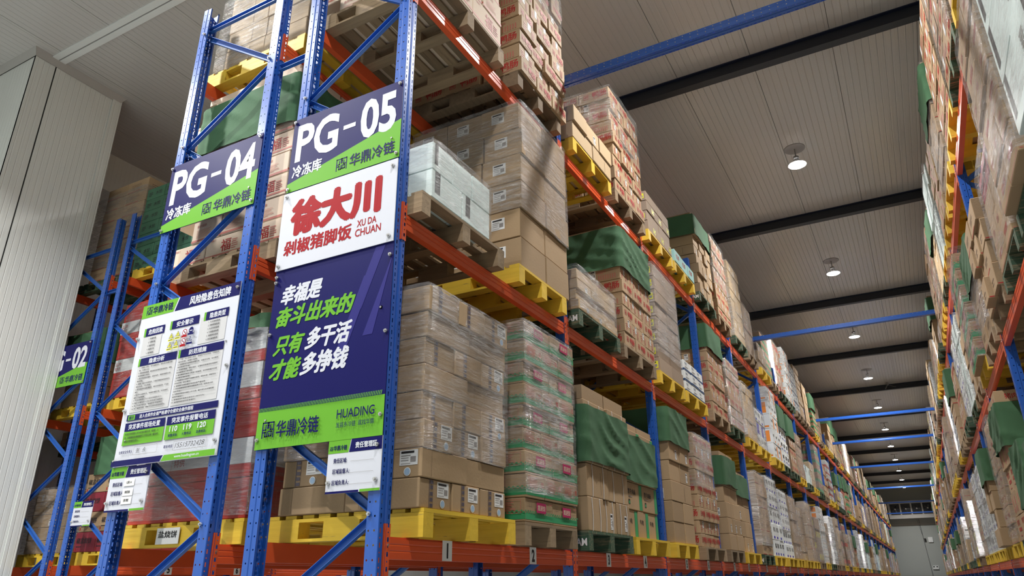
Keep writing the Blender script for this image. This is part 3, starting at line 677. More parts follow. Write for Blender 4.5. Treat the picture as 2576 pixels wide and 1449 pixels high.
def carton_mesh(dn, lx, ly, lz, d, var, lod):
    key = (dn, round(lx, 3), round(ly, 3), round(lz, 3), d, var, lod)
    if key in _cm: return _cm[key]
    nm, look, base, dims, dec = DES[dn]
    q = MB(); bm = bmesh.new(); bmesh.ops.create_cube(bm, size=1)
    bmesh.ops.scale(bm, vec=(lx, ly, lz), verts=bm.verts); bmesh.ops.translate(bm, vec=(0, 0, lz/2), verts=bm.verts)
    if lod == 0: bmesh.ops.bevel(bm, geom=bm.edges[:], offset=.005, segments=1, affect='EDGES')
    q.polys([v.co[:] for v in bm.verts], [tuple(v.index for v in f.verts) for f in bm.faces], base); bm.free()
    labs = []
    for F, W, isl in faces_of(lx, ly, d):
        k = ('S' if isl else 'E'); k = k if var else k.lower()
        for dd in decal_to(q, F, k, W, lz, dec, lod, .0012): labs.append((F, dd))
    lm = []
    for F, dd in labs:
        yl = dd[0] == 'y'; a, b_, c, d_ = dd[1:]
        p = MB(); e = .0016; w_, h_ = c-a, d_-b_
        p.face([F(a, b_, e), F(c, b_, e), F(c, d_, e), F(a, d_, e)], 'ink_yellow' if yl else 'paper')
        for (u0, v0, u1, v1, m) in ((.08, .78, .8, .92, 'ink_black'), (.08, .60, .6, .66, 'ink_grey'), (.08, .46, .5, .50, 'ink_grey'), (.6, .2, .9, .55, 'ink_grey'), (.08, .3, .5, .34, 'ink_grey'), (.08, .1, .6, .13, 'ink_grey')):
            p.face([F(a+u0*w_, b_+v0*h_, e*1.6), F(a+u1*w_, b_+v0*h_, e*1.6), F(a+u1*w_, b_+v1*h_, e*1.6), F(a+u0*w_, b_+v1*h_, e*1.6)], m)
        lm.append(p.mesh('paper_label'))
    _cm[key] = (q.mesh(nm), lm); return _cm[key]
FARM = {}       # stuff meshes by design
def far_carton(dn, cx, cy, z, lx, ly, lz, d, var, lod=2):
    nm, look, base, dims, dec = DES[dn]; q = FARM.setdefault(dn, MB())
    x0, x1, y0, y1 = cx-lx/2, cx+lx/2, cy-ly/2, cy+ly/2
    q.box(x0, y0, z, x1, y1, z+lz, base)
    for F, W, isl in faces_of(lx, ly, d):
        k = ('S' if isl else 'E'); k = k if var else k.lower()
        G = lambda u, v, e, F=F: (F(u, v, e)[0]+cx, F(u, v, e)[1]+cy, F(u, v, e)[2]+z)
        for dd in decal_to(q, G, k, W, lz, dec, lod, .003):
            a, b_, c, d_ = dd[1:]; q.face([G(a, b_, .003), G(c, b_, .003), G(c, d_, .003), G(a, d_, .003)], 'ink_yellow' if dd[0] == 'y' else 'paper')
from mathutils import noise
def nz(*a): return noise.noise(Vector(a))
def shell(q, x0, y0, x1, y1, z0, z1, st, amp, mat, fold=0., hem=0., seed=0., top=False, sides='fblr', off=.012):
    """cloth or film wrapped round a stack: wavy walls a little outside it"""
    P = []
    def seg(a, c): 
        n = max(2, int(math.dist(a, c)/st)); return [((a[0]+(c[0]-a[0])*i/n), (a[1]+(c[1]-a[1])*i/n)) for i in range(n)]
    cs = [(x0, y0), (x1, y0), (x1, y1), (x0, y1)]; nm_ = [(0, -1), (1, 0), (0, 1), (-1, 0)]
    for i in range(4):
        for p in seg(cs[i], cs[(i+1) % 4]): P.append((p, nm_[i]))
    m = len(P); nzr = max(2, int((z1-z0)/st)); i0 = len(q.v); cx, cy = (x0+x1)/2, (y0+y1)/2
    for j in range(nzr+1):
        f = j/nzr
        for i, ((x, y), n) in enumerate(P):
            nn = P[i-1][1]; n = ((n[0]+nn[0])/2, (n[1]+nn[1])/2) if nn != n else n
            z = z0+(z1-z0)*f
            a = nz(x*3+seed, y*3, z*3)*.5 + nz(x*9+seed, y*9, z*7+seed)*.3
            dsp = off + amp*(.5+a)
            if fold:
                s_ = x*1.1 + y*1.1
                ph = 17*(z + .38*s_) + 2.2*nz(x*1.7+seed, y*1.7, z*2.5)
                dsp += fold*(1-abs(math.sin(ph)))**2.2*max(.15, .55+nz(s_*1.9+seed, z*3, 2)) + fold*.25*nz(s_*4+seed, z*9+s_*3, seed)
            if hem and j == 0: z += hem*nz(x*3+seed, y*3, 5) 
            if hem and j == nzr: z += hem*.6*nz(x*3+seed, y*3, 9)
            dsp = max(dsp, off)
            q.v.append((x+n[0]*dsp, y+n[1]*dsp, z))
    k = q.mi(mat)
    for j in range(nzr):
        for i in range(m):
            a = i0+j*m+i; b_ = i0+j*m+(i+1) % m; q.f.append((a, b_, b_+m, a+m)); q.m.append(k)
    if top:
        t0 = i0+nzr*m; q.v.append((cx, cy, z1+.01)); c_ = len(q.v)-1
        for i in range(m): q.f.append((t0+i, t0+(i+1) % m, c_)); q.m.append(k)
FARWRAP = MB(); FARCOV = MB(); NCOV = [0]; NIND = {}
def load(desc, d, xf, y0, y1, z0, rows, h, des, pats, depth=1.15, top=None, wrap=None, cover=None, ind=True, side=True, capmax=290, jit=.006, coverlab=None, wraplab=None, sx=None, peek=0, seed=None):
    """one pallet load. des: a design or a list of designs by layer; pats: boxes along the aisle by layer; top: boxes in the last layer"""
    rg = random.Random(sum(map(ord, desc)) if seed is None else seed)
    des = [des] if isinstance(des, str) else des
    xr = xf - d*depth
    for i in range(rows):
        dn = des[i % len(des)]; nm, look, base, (Ln, Wd), dec = DES[dn]
        n = pats[i % len(pats)]; ys = (y1-y0)/n; xs_ = Ln if abs(ys-Wd) < abs(ys-Ln) else Wd
        if sx: xs_ = sx
        ox = rg.uniform(-.012, .012)
        m = max(0, round((depth-xs_)/xs_))
        nf = n if not (top is not None and i == rows-1) else top
        spots = [(xf-d*(xs_/2+ox+.0), y0+ys*(j+.5), f'{ORD[j]} along') for j in range(nf)]
        if side: spots += [(xf-d*(xs_*(j+1.5)+ox), y0+ys*.5, f'{ORD[j]} inward') for j in range(m)]
        for (cx, cy, pos) in spots:
            var = rg.random() < .5 if dn not in ('duck', 'dump', 'lamb') else (i + (0 if dn != 'lamb' else int(cy*7))) % 2 == 0
            if dn == 'lamb' and i == 0: var = True
            jx, jy = rg.uniform(-jit, jit), rg.uniform(-jit, jit)*.4
            lx, ly, lz = xs_-.006, ys-.006-abs(jy)*2, h-.004
            if ind and NIND.get(nm, 0) < capmax:
                NIND[nm] = NIND.get(nm, 0)+1
                me, lm = carton_mesh(dn, lx, round(ly, 2), lz, d, var, 0)
                o = put(nm, me, None, (cx+jx, cy+jy, z0+i*h))
                tag(o, f'{look}, {ORD[i]} layer, {pos}, {desc}', 'carton', f'{look}s on the {desc}')
                for l_ in lm: put('paper_label', l_, o)
            else: far_carton(dn, cx+jx*.5, cy, z0+i*h, lx, ly, lz, d, var, 1 if cy < 12 else 2)
        # plain block added for the unseen inner cartons, to block light
        xa, xb = sorted((xf-d*(xs_+.03), xr)); ya = y0 + (ys+.01 if side else .01)
        if ya < y1-.05 and (top is None or i < rows-1):
            FARM.setdefault(dn, MB()).box(xa, ya, z0+i*h+.003, xb, y1-.01, z0+i*h+h-.004, base)
    xa, xb = sorted((xf, xr)); sd = rg.random()*50
    if wrap:
        near = ind and y0 < 9
        q = MB() if near else FARWRAP
        shell(q, xa, y0, xb, y1, z0+wrap[0], z0+wrap[1], .07 if near else .35, .022 if near else .02, 'wrap_film', seed=sd, off=.009)
        if near: tag(put('stretch_wrap', q.mesh('stretch_wrap', True)), f'clear shiny stretch film around the {desc}', 'wrap', 'stretch film around loads')
    if cover:
        near = y0 < 40; q = MB() if near else FARCOV
        shell(q, xa, y0, xb, y1, z0+cover[0], z0+cover[1], .03 if y0 < 7 else .08, .008, 'canvas_green', fold=.022, hem=.025, seed=sd, off=.024+jit*.3, top=False)
        if near: tag(put('canvas_cover', q.mesh('canvas_cover', True)), f'green canvas band around the {desc}', 'cover', 'green canvas covers'); NCOV[0] += 1
        if peek:
            dn = des[-1]; base = DES[dn][2]; FARM.setdefault(dn, MB())
            for j in range(2):
                yy = y0+.01+j*(y1-y0)/2; ln_ = (y1-y0)/2-.02
                FARM[dn].box(xa+.02, yy, z0+rows*h, xb-.02, yy+ln_, z0+rows*h+peek, base)

# ------------------------------------------------------------------ signs on the end frames
def sign(name, label, x0, z0, wd, ht, y, parts, bolts=(), tilt=0, bg='sign_white', cat='sign'):
    """parts: [(part name, part label, [elements])] in sign metres, u along +x, v up"""
    t = thing(name, label, cat, (x0, y, z0)); t.rotation_euler = (0, 0, tilt)
    q = MB(); q.box(0, 0, 0, wd, .006, ht, bg); put('board', q.mesh('board'), t)
    e = 0
    for pn, pl, els in parts:
        q = MB()
        for el in els:
            e += 1; off = -.0008-.00012*e
            if el[0] == 'r': _, m, a, b_, c, d = el; q.face([(a, off, b_), (c, off, b_), (c, off, d), (a, off, d)], m)
            elif el[0] == 'p': q.face([(u, off, v) for u, v in el[2]], el[1])
            elif el[0] == 't':
                _, m, s, a, b_, h, bold, sh, ws = el; vs, fs, tw, th = text2d(s, bold, 3, sh); sc = h/th
                q.polys([(a+x*sc*ws, off-k*6e-5, b_+y*sc) for x, y, k in vs], fs, m)
            elif el[0] == 'tw':   # text fitted to width and height
                _, m, s, a, b_, w_, h, bold, sh = el; vs, fs, tw, th = text2d(s, bold, 3, sh)
                q.polys([(a+x*w_/tw, off-k*6e-5, b_+y*h/th) for x, y, k in vs], fs, m)
            elif el[0] == 'l':
                _, m, pts, tk = el
                for (a, c) in zip(pts, pts[1:]):
                    A, B_ = Vector(a), Vector(c); dd = (B_-A).normalized(); n_ = Vector((-dd.y, dd.x))*tk/2; A = A-dd*tk/2; B_ = B_+dd*tk/2
                    q.face([(p.x, off, p.y) for p in (A-n_, B_-n_, B_+n_, A+n_)], m)
            elif el[0] == 'o':
                _, m, cx, cy, r, n = el; a0 = PI/2; q.face([(cx+r*math.cos(a0+2*PI*j/n), off, cy+r*math.sin(a0+2*PI*j/n)) for j in range(n)], m)
        o = put(pn, q.mesh(pn), t)
        if pl: o['label'] = pl
        if len(q.f) > 1: o['kind'] = 'stuff'
    for (u, v) in bolts: put('screw', BOLT, t, (u, -.001, v))
    return t
def logo(m, u, v, s):
    """square maze-like emblem"""
    f = lambda pts: ('l', m, [(u+a*s, v+b_*s) for a, b_ in pts], s*.085)
    return [f([(.46, .62), (.46, .96), (.04, .96), (.04, .04)]), f([(.04, .52), (.30, .52), (.30, .78)]), f([(.54, .62), (.54, .78), (.54, .96), (.96, .96), (.96, .04)]),
            f([(.70, .78), (.70, .52), (.96, .52)]), f([(.04, .36), (.28, .36), (.28, .10), (.46, .10), (.46, .36)]), f([(.54, .40), (.80, .40), (.80, .12), (.58, .12), (.58, .26)]), f([(.46, .62), (.54, .62)])]
def aisle_sign(nm, label, x0, z0, num, y=-.062, wd=1.0):
    H = .62
    els = [('band', 'green slanting lower band', [('p', 'sign_green', [(0, .0), (wd, .0), (wd, .30), (0, .07)])]),
           ('lettering', f'white lettering PG-{num}', [('r', 'sign_navy', 0, 0, 0.0001, 0.0001), ('tw', 'sign_white', 'PG', .045*wd, .235, .40*wd, .325, .035, 0), ('r', 'sign_white', .49*wd, .375, .60*wd, .41), ('tw', 'sign_white', num, .645*wd, .235, .31*wd, .325, .04, 0)]),
           ('lettering', 'white Chinese lettering', [('tw', 'sign_white', '冷冻库', .035*wd, .105, .28*wd, .105, .04, 0)]),
           ('lettering', 'dark lettering and emblem on the green band', logo('sign_navy', .455*wd, .045, .095) + [('tw', 'sign_navy', '华鼎冷链', .575*wd, .045, .385*wd, .10, .02, 0)])]
    return sign(nm, label, x0, z0, wd, H, y, els, [(.02, H-.03), (wd-.02, H-.03), (.02, .02), (wd-.02, .03)], bg='sign_navy')
aisle_sign('aisle_sign', 'blue and green board reading PG-05 high on the end frame', -1.0, 4.245, '05')
aisle_sign('aisle_sign', 'blue and green board reading PG-04 high on the end frame', -2.37, 4.255, '04', wd=1.04)
aisle_sign('aisle_sign', 'blue and green board reading PG-02, half behind the white corner', -8.30, 4.25, '02', YB-.062, 1.04)
# white customer board
WK = [('lettering', 'large red calligraphic lettering', [('tw', 'sign_red', '徐大川', .09, .235, .80, .29, .075, 0)]),
      ('lettering', 'small red Chinese lettering', [('tw', 'sign_red', '剁椒猪脚饭', .06, .095, .60, .115, .035, 0)]),
      ('lettering', 'red Latin lettering in two lines', [('tw', 'sign_red', 'XU DA', .70, .165, .16, .05, .02, 0), ('tw', 'sign_red', 'CHUAN', .69, .095, .21, .055, .02, 0)])]
sign('customer_sign', 'white board with large red Chinese lettering below the PG-05 board', -1.005, 3.63, 1.005, .60, -.072, WK, [(.03, .57), (.97, .55), (.03, .03), (.97, .04)])
q = MB(); q.face([(-.03, -.085, 4.245), (-.10, -.12, 4.232), (-.004, -.10, 4.17)], 'lamp_grey')
# slogan banner
G, WH, NV = 'sign_green', 'sign_white', 'sign_navy'
strips = []
for a, b_, c, d in ((.70, .80, .86, 1.21), (.80, .62, 1.0, 1.13), (.58, .50, .78, 1.02)):
    strips.append(('p', 'sign_blue2', [(a, b_), (a+.075, b_), (c+.075 if c+.075 < 1 else 1.0, d if d < 1.2 else 1.2), (c, d if d < 1.2 else 1.2)]))
hz = [('p', G, [(i*.0125, .235), (i*.0125+.005, .235), (i*.0125+.012, .26), (i*.0125+.007, .26)]) for i in range(79)]
BN = [('stripe', 'paler blue slanting stripes', strips),
      ('lettering', 'white slanted slogan words', [('tw', WH, '幸福是', .075, .945, .36, .14, .05, .30), ('tw', WH, '多干活', .335, .60, .38, .145, .05, .30), ('tw', WH, '多挣钱', .315, .435, .39, .145, .05, .30)]),
      ('lettering', 'green slanted slogan words', [('tw', G, '奋斗出来的', .055, .79, .67, .14, .05, .30), ('tw', G, '只有', .06, .595, .27, .14, .05, .30), ('tw', G, '才能', .05, .43, .27, .14, .05, .30)]),
      ('band', 'green lower band with hatched edge', [('r', G, 0, 0, 1.0, .235)] + hz),
      ('lettering', 'dark company lettering and emblem', logo(NV, .06, .065, .10) + [('tw', NV, '华鼎冷链', .18, .06, .345, .105, .02, 0)]),
      ('lettering', 'dark Latin lettering with slogan below', [('tw', NV, 'HUADING', .66, .125, .28, .055, .012, 0), ('tw', NV, '发县乡冷链  就找华鼎', .66, .07, .28, .033, .005, 0)])]
sign('slogan_banner', 'tall navy board with white and green slogan above a green band', -1.0, 2.42, 1.0, 1.215, -.062, BN, [(.02, 1.16), (.02, 1.12), (.98, 1.12), (.02, .75), (.98, .62), (.02, .06), (.98, .12)], bg='sign_navy')
# notice board
T = lambda m, s, a, b_, w_, h, bold=.02: ('tw', m, s, a, b_, w_, h, bold, 0)
def hd(s, a, c, v, h, ta, tw): return [('r', G, a, v, a+.02, v+h), ('r', NV, a+.022, v, c, v+h), T(WH, s, ta, v+h*.16, tw, h*.66, .035)]
RK = [('band', 'green and navy title band', [('p', G, [(0, 1.11), (.36, 1.11), (.40, 1.215), (0, 1.215)]), ('p', NV, [(.375, 1.11), (1.05, 1.11), (1.05, 1.215), (.415, 1.215)])]),
      ('lettering', 'company name on green', logo(NV, .05, 1.13, .065) + [T(NV, '华鼎冷链', .125, 1.13, .225, .062)]),
      ('lettering', 'white title lettering', [T(WH, '风险隐患告知牌', .53, 1.125, .43, .072, .04)]),
      ('text_panel', 'grey panels behind the small print', [('r', 'sign_grey', .07, .80, .28, .95), ('r', 'sign_grey', .69, .80, .96, 1.0), ('r', 'sign_grey', .07, .38, .49, .73), ('r', 'sign_grey', .51, .38, .97, .73)]),
      ('heading', 'navy headings with white lettering', hd('危险因素', .07, .30, .955, .065, .12, .16) + hd('安全警示', .36, .67, .965, .065, .43, .18) + hd('隐患类型', .72, .97, .97, .065, .78, .16) + hd('隐患分析', .07, .49, .725, .06, .19, .17) + hd('防范措施', .51, .97, .725, .06, .62, .18) +
       [('r', NV, .06, .32, 1.0, .365), ('r', G, .075, .325, .15, .36), T(NV, '提示', .085, .33, .055, .025), T(WH, '进入仓库作业请严格遵守仓储安全操作规程', .20, .328, .56, .03, .03)] +
       [('r', NV, .06, .245, .49, .305), T(WH, '突发事件现场处置', .10, .255, .34, .04, .03), ('r', G, .06, .145, .49, .243), ('r', NV, .51, .245, .99, .305), T(WH, '突发事件报警电话', .56, .255, .36, .04, .03), ('r', G, .51, .145, .99, .243)])]
sm_ = []
for i, s in enumerate(['1. 机械伤害', '2. 车辆伤害', '3. 高处坠落', '4. 物体打击', '5. 意外触电']): sm_.append(T('ink_black', s, .14, .925-i*.028, .08, .013, .01))
for i, s in enumerate(['1. 火灾事故隐患', '2. 货架倒塌隐患', '3. 水灾货损隐患', '4. 交通事故隐患', '5. 滑倒摔伤隐患', '6. 挤压碰撞隐患']): sm_.append(T('ink_black', s, .78, .945-i*.026, .115, .013, .01))
LT = ['1. 火源带入库区、电气线路老化，超负荷引起断电燃', '烧、引发火灾；', '2. 货架拼接有隐患、超负荷存放货物导致货架变形、倒塌', '会造成减少损失；', '3. 高位货架未防护缓冲，无防护动作、害错所受超外力导', '致坍塌；', '4. 超限门槛未有效防护，打雷货物超高造成库内', '混乱且高，产生变质；', '5. 库外储备等低湿防潮破裂、消防水库管防裂，产生炭', '裂；', '6. 库区作业未能避开车，电动地牛随意行驶，无法有效回', '避员工造成碰撞', '7. 作业高峰期人车分流失效量伤员工；', '8. 园区车辆混杂人员众多容易交通事故；', '9. 员工在库内跑动，地面积水导致摔伤；', '10. 员工攀爬货架，瞬板升台进出库造成摔伤；']
RT = ['1. 严禁一切火源带入库区、加强电气安全检查，定期保养', '案内杂物，加强43管理；', '2. 定期检查货架拼装和组合性，承重安全性，及时联系', '供应商进行改善；', '3. 安装防撞器、限位挡杆、定期检查更换受损零部件', '按承重要求上架货物；', '4. 联系物业安排专人检查门管破损，及时维修漏水区域', '及时联系维修管理；', '5. 严格要求叉车地牛车辆操作规范，限制车速，预留安全', '作业空间，防止撞击；', '6. 规划库内通道规定发道追查严谨处理', '7. 作业高峰期库区疏导调整指挥人员，指挥库内机', '动车作业；', '8. 与物业协商优化园区人车分流，编号停车及车辆控制', '案件严格执行；', '9. 保地库内环境清洁规范员工库内行为；', '10. 加强巡查监控检查频次；']
for i, s in enumerate(LT): sm_.append(T('ink_black', s, .10, .705-i*.0205, min(.36, .0165*len(s)), .0115, .008))
for i, s in enumerate(RT): sm_.append(T('ink_black', s, .53, .705-i*.0195, min(.41, .0165*len(s)), .0115, .008))
for i, s in enumerate(['应急任何管理人员为应急处置负责（指挥）人', '员，应根据应急预案展开工作并立即上报仓经', '理和仓管部负责人。']): sm_.append(T('ink_black', s, .085, .215-i*.026, min(.36, .018*len(s)), .016, .012))
sm_ += [T(NV, '仓库安全负责人', .055, .085, .15, .022), ('l', 'ink_grey', [(.215, .07), (.46, .07), (.46, .125), (.215, .125), (.215, .07)], .002), T(NV, '联系电话', .53, .085, .09, .022), ('l', 'ink_grey', [(.63, .065), (.95, .065), (.95, .125), (.63, .125), (.63, .065)], .002),
        ('t', 'ink_black', '张   永', .24, .08, .035, -.008, .2, 1), ('tw', 'ink_black', '15515732428', .645, .08, .285, .032, -.01, .2)]
RK.append(('small_print', 'lines of small black print and handwriting', sm_))
RK.append(('lettering', 'white and dark emergency numbers on green', [T(WH, '110', .56, .195, .08, .038, .03), T(WH, '119', .70, .195, .08, .038, .03), T(WH, '120', .84, .195, .08, .038, .03), T(NV, '报警求助', .555, .16, .09, .02), T(NV, '火警电话', .695, .16, .09, .02), T(NV, '急救电话', .835, .16, .09, .02)]))
ic = []
for j, (u, v) in enumerate(((.405, .905), (.475, .910), (.405, .835), (.475, .84))):
    ic += [('o', 'ink_black', u, v, .028, 3), ('o', 'ink_yellow', u, v, .021, 3), ('r', 'ink_black', u-.003, v-.006, u+.003, v+.010), ('r', 'ink_yellow', u-.028, v-.036, u+.028, v-.020), ('r', 'ink_black', u-.022, v-.031, u+.022, v-.025)]
for (u, v) in ((.55, .913), (.55, .843)):
    ic += [('o', 'sign_red', u, v, .024, 20), ('o', 'sign_white', u, v, .019, 20), ('l', 'sign_red', [(u-.013, v+.013), (u+.013, v-.013)], .005), ('r', 'ink_black', u-.008, v-.002, u+.009, v+.002), ('r', 'sign_red', u-.028, v-.038, u+.028, v-.022)]
ic += [('o', NV, .62, .918, .024, 20), ('r', WH, .606, .912, .634, .918), ('r', NV, .59, .883, .65, .898), ('o', NV, .62, .848, .026, 3), ('o', WH, .62, .848, .017, 3), ('o', NV, .62, .848, .010, 3), ('r', NV, .59, .812, .65, .827)]
RK.append(('pictogram', 'yellow, red and blue safety pictograms', ic))
RK.append(('band', 'navy and green foot band with web address', [('p', NV, [(0, 0), (.52, 0), (.545, .04), (0, .04)]), ('p', G, [(.53, 0), (1.05, 0), (1.05, .04), (.555, .04)]), T(WH, 'www.huadingyun.cn', .66, .008, .24, .024, .015)]))
sign('notice_board', 'large white safety notice board full of small print on the end frame', -2.385, 2.42, 1.05, 1.215, -.064, RK, [(.01, .95), (1.03, 1.17), (.02, .40), (1.03, .60), (.02, .04), (1.02, .10)])
# duty boards
def duty(label, x0, z0, wd, y, filled=False, lab2=None):
    h = .30; s = wd/.39
    els = [('band', 'green and navy title band', [('p', G, [(0, .225), (.15*s, .225), (.165*s, .30), (0, .30)]), ('p', NV, [(.155*s, .225), (wd, .225), (wd, .30), (.17*s, .30)]), ('r', NV, 0, 0, wd*.62, .012), ('r', G, wd*.64, 0, wd, .014)]),
           ('lettering', 'title lettering', logo(NV, .012, .24, .024) + [T(NV, '华鼎冷链', .04, .24, .10*s, .03, .02), T(WH, '责任管理区', .20*s, .243, .155*s, .036, .04)]),
           ('lettering', 'dark field names', [T(NV, '责任区域:', .045, .168, .10*s, .028, .02), T(NV, '区域监督人:', .045, .108, .125*s, .028, .02), T(NV, '区域负责人:', .045, .045, .125*s, .028, .02)] + [('r', 'ink_grey', .17*s, v, .34*s, v+.0015) for v in (.172, .108, .045)])]
    if filled: els.append(('paper_slip', 'white paper slips stuck over the fields', sum([[('r', 'paper', .17, v, .28, v+.05), T('ink_black', tx, .195, v+.015, .055, .02, .015)] for v, tx in ((.165, 'G库3-4'), (.10, '帅阳锋'), (.045, '李辉'))], [])))
    return sign('duty_board', label, x0, z0, wd, h, y, els, [(.02, .06), (wd-.03, .25), (wd-.03, .06)])
duty('small blank white duty board below the slogan board', -.39, 2.12, .39, -.062)
duty('small white duty board with paper slips below the notice board', -2.385, 2.115, .42, -.066, True)
duty('small duty board on the farther frame, partly behind a blue post', -6.86, 2.335, .39, YB-.062)

# ------------------------------------------------------------------ loads: main rack, aisle side
PT = [z+.002 for z in LV]; TP = [z+.162 for z in LV]
def P(kind, y0, y1, li, label, **k): return pallet(kind, y0, y1, PT[li], label, **k)
# low shelf
P('yellow', .22, 1.32, 0, 'yellow painted pallet above plate one under lamb cartons', parts=True)
load('low shelf stack above plate one', 1, .085, .20, 1.22, TP[0], 8, .171, 'lamb', [3, 2, 3, 3, 2, 3, 2, 3], wrap=(.33, 1.38), sx=None, jit=.014)
P('wood', 1.46, 2.38, 0, 'weathered bare pallet above plate two under dumpling cartons', parts=True)
load('low shelf stack above plate two', 1, .10, 1.47, 2.40, TP[0], 9, .169, 'dump', [2, 3], wrap=(.20, 1.53))
P('green', 2.62, 3.70, 0, 'worn green pallet above plate three', parts=True, brand=True)
load('canvas-banded stack above plate three', 1, .09, 2.66, 3.72, TP[0], 4, .285, 'plain', [3, 2, 2, 2], cover=(.58, 1.08), peek=.13, jit=.02)
P('yellow', 3.80, 4.90, 0, 'yellow pallet above plate four under striped cartons', parts=True)
load('canvas-banded stack above plate four', 1, .03, 3.80, 4.78, TP[0], 4, .27, 'beef', [3, 2, 3, 2], cover=(.55, 1.02), peek=.07)
P('yellow', 5.14, 6.07, 0, 'yellow pallet above plate five under big brown cartons', parts=True)
load('tall brown stack above plate five', 1, .09, 5.20, 6.04, TP[0], 6, .232, 'plain', [2, 2, 1, 2, 2, 2], cover=(1.13, 1.56), peek=.10)
P('wood', 6.45, 7.52, 0, 'grey weathered pallet above plate six under red-printed cartons', parts=True)
load('red-printed stack above plate six', 1, .05, 6.48, 7.46, TP[0], 9, .163, 'duck', [4, 3], wrap=(.75, 1.47))
P('wood', 7.80, 8.72, 0, 'weathered pallet above plate seven')
load('brown stack above plate seven', 1, .09, 7.86, 8.74, TP[0], 6, .225, 'plain', [2, 3, 2], cover=(.92, 1.34), peek=.06)
P('yellow', 8.94, 10.0, 0, 'yellow pallet above plate eight')
load('brown stack above plate eight', 1, .02, 8.90, 9.90, TP[0], 5, .24, 'plain', [3, 2], cover=(.85, 1.2), peek=.06)
P('green', 10.3, 11.3, 0, 'dark green pallet above plate nine', brand=True)
load('wrapped grey stack above plate nine', 1, .09, 10.34, 11.3, TP[0], 7, .20, 'line', [2, 3], wrap=(.15, 1.42))
P('yellow', 11.45, 12.5, 0, 'yellow pallet above plate ten under blue and white cartons')
load('blue and white stack above plate ten', 1, .09, 11.45, 12.45, TP[0], 5, .29, 'blue', [4, 3], wrap=(.7, 1.46), sx=.4)
for o in [o for o in bpy.data.objects if o.get('label') and 'along, canvas-banded stack above plate three' in o['label']]:
    for f in (.22, .72):
        xs2 = [v.co.x for v in o.data.vertices]; ys2 = [v.co.y for v in o.data.vertices]; q = MB(); y_ = min(ys2)+(max(ys2)-min(ys2))*f; h_ = max(v.co.z for v in o.data.vertices)
        for j in range(6):
            b0, b1 = .008*math.sin(j*PI/6), .008*math.sin((j+1)*PI/6)
            q.face([(max(xs2)+.002+b0*.3, y_+b0, h_*j/6), (max(xs2)+.002+b0*.3, y_+.011+b0, h_*j/6), (max(xs2)+.002+b1*.3, y_+.011+b1, h_*(j+1)/6), (max(xs2)+.002+b1*.3, y_+b1, h_*(j+1)/6)], 'strap')
        put('strap', q.mesh('strap'), o)['label'] = 'thin white plastic strap'
# middle shelf
P('wood', .10, 1.15, 1, 'chipped bare pallet under white wrapped cartons', parts=True)
load('white stack on the middle shelf', 1, .10, .17, .95, TP[1], 2, .218, 'foam', [2, 3], wrap=(0, .45), jit=.004)
P('yellow', 1.44, 2.33, 1, 'yellow pallet under the tall plain middle-shelf stack', parts=True)
load('tall plain stack on middle shelf', 1, .10, 1.47, 2.42, TP[1], 6, .268, 'wide', [2], wrap=(.52, 1.62), jit=.012)
P('green', 2.62, 3.72, 1, 'green pallet with stencilled lettering on the middle shelf', parts=True, brand=True)
load('crumpled low stack on green pallet', 1, .09, 2.62, 3.66, TP[1], 4, .105, 'light', [3, 2], wrap=(.02, .46), top=2)
P('wood', 3.86, 4.92, 1, 'bare pallet under middle-shelf red-printed cartons', parts=True)
load('red-printed middle stack under canvas', 1, .09, 3.92, 4.94, TP[1], 9, .158, 'duck', [3, 4], cover=(.93, 1.44), peek=.05)
P('yellow', 5.12, 6.16, 1, 'yellow pallet under tall grey wrapped cartons', parts=True)
load('tall grey yellow-labelled middle stack', 1, .09, 5.16, 6.16, TP[1], 8, .183, 'ylab', [2, 2], wrap=(.25, 1.48))
P('yellow', 6.28, 7.34, 1, 'yellow pallet under low white navy-banded cartons', parts=True)
load('low white navy-banded middle stack', 1, .09, 6.30, 7.30, TP[1], 3, .15, 'navy', [3, 3], jit=.01)
P('wood', 7.72, 8.75, 1, 'bare pallet on the middle shelf, bay three')
load('red-printed stack, middle bay three', 1, .09, 7.76, 8.76, TP[1], 8, .16, 'duck', [3, 4], cover=(1.02, 1.42), peek=.05)
P('green', 8.95, 9.95, 1, 'green pallet on the middle shelf, bay three')
load('wrapped stack on middle green pallet', 1, .10, 8.98, 9.95, TP[1], 7, .165, 'duck', [3, 3], wrap=(0, 1.15))
P('yellow', 10.25, 11.2, 1, 'yellow pallet on the middle shelf, bay four')
load('wrapped pale stack, middle bay four', 1, .09, 10.27, 11.2, TP[1], 6, .17, 'light', [3, 3], wrap=(.05, 1.05))
P('yellow', 11.35, 12.45, 1, 'yellow pallet under low silvery cartons, middle bay four')
load('low silvery wrapped stack, middle bay four', 1, .06, 11.40, 12.35, TP[1], 3, .26, 'blue', [3, 2], wrap=(0, .8))
P('yellow', 12.95, 13.98, 1, 'yellow pallet under the tall white and orange cartons')
load('tall white and orange stack', 1, .10, 12.98, 13.95, TP[1], 5, .31, 'orange', [2, 3], wrap=(1.1, 1.56), sx=.42)
P('yellow', 12.9, 13.95, 0, 'yellow pallet under the second blue and white stack')
load('second blue and white stack', 1, .05, 12.92, 13.92, TP[0], 5, .27, 'blue', [3, 4], wrap=(.5, 1.36), sx=.4)
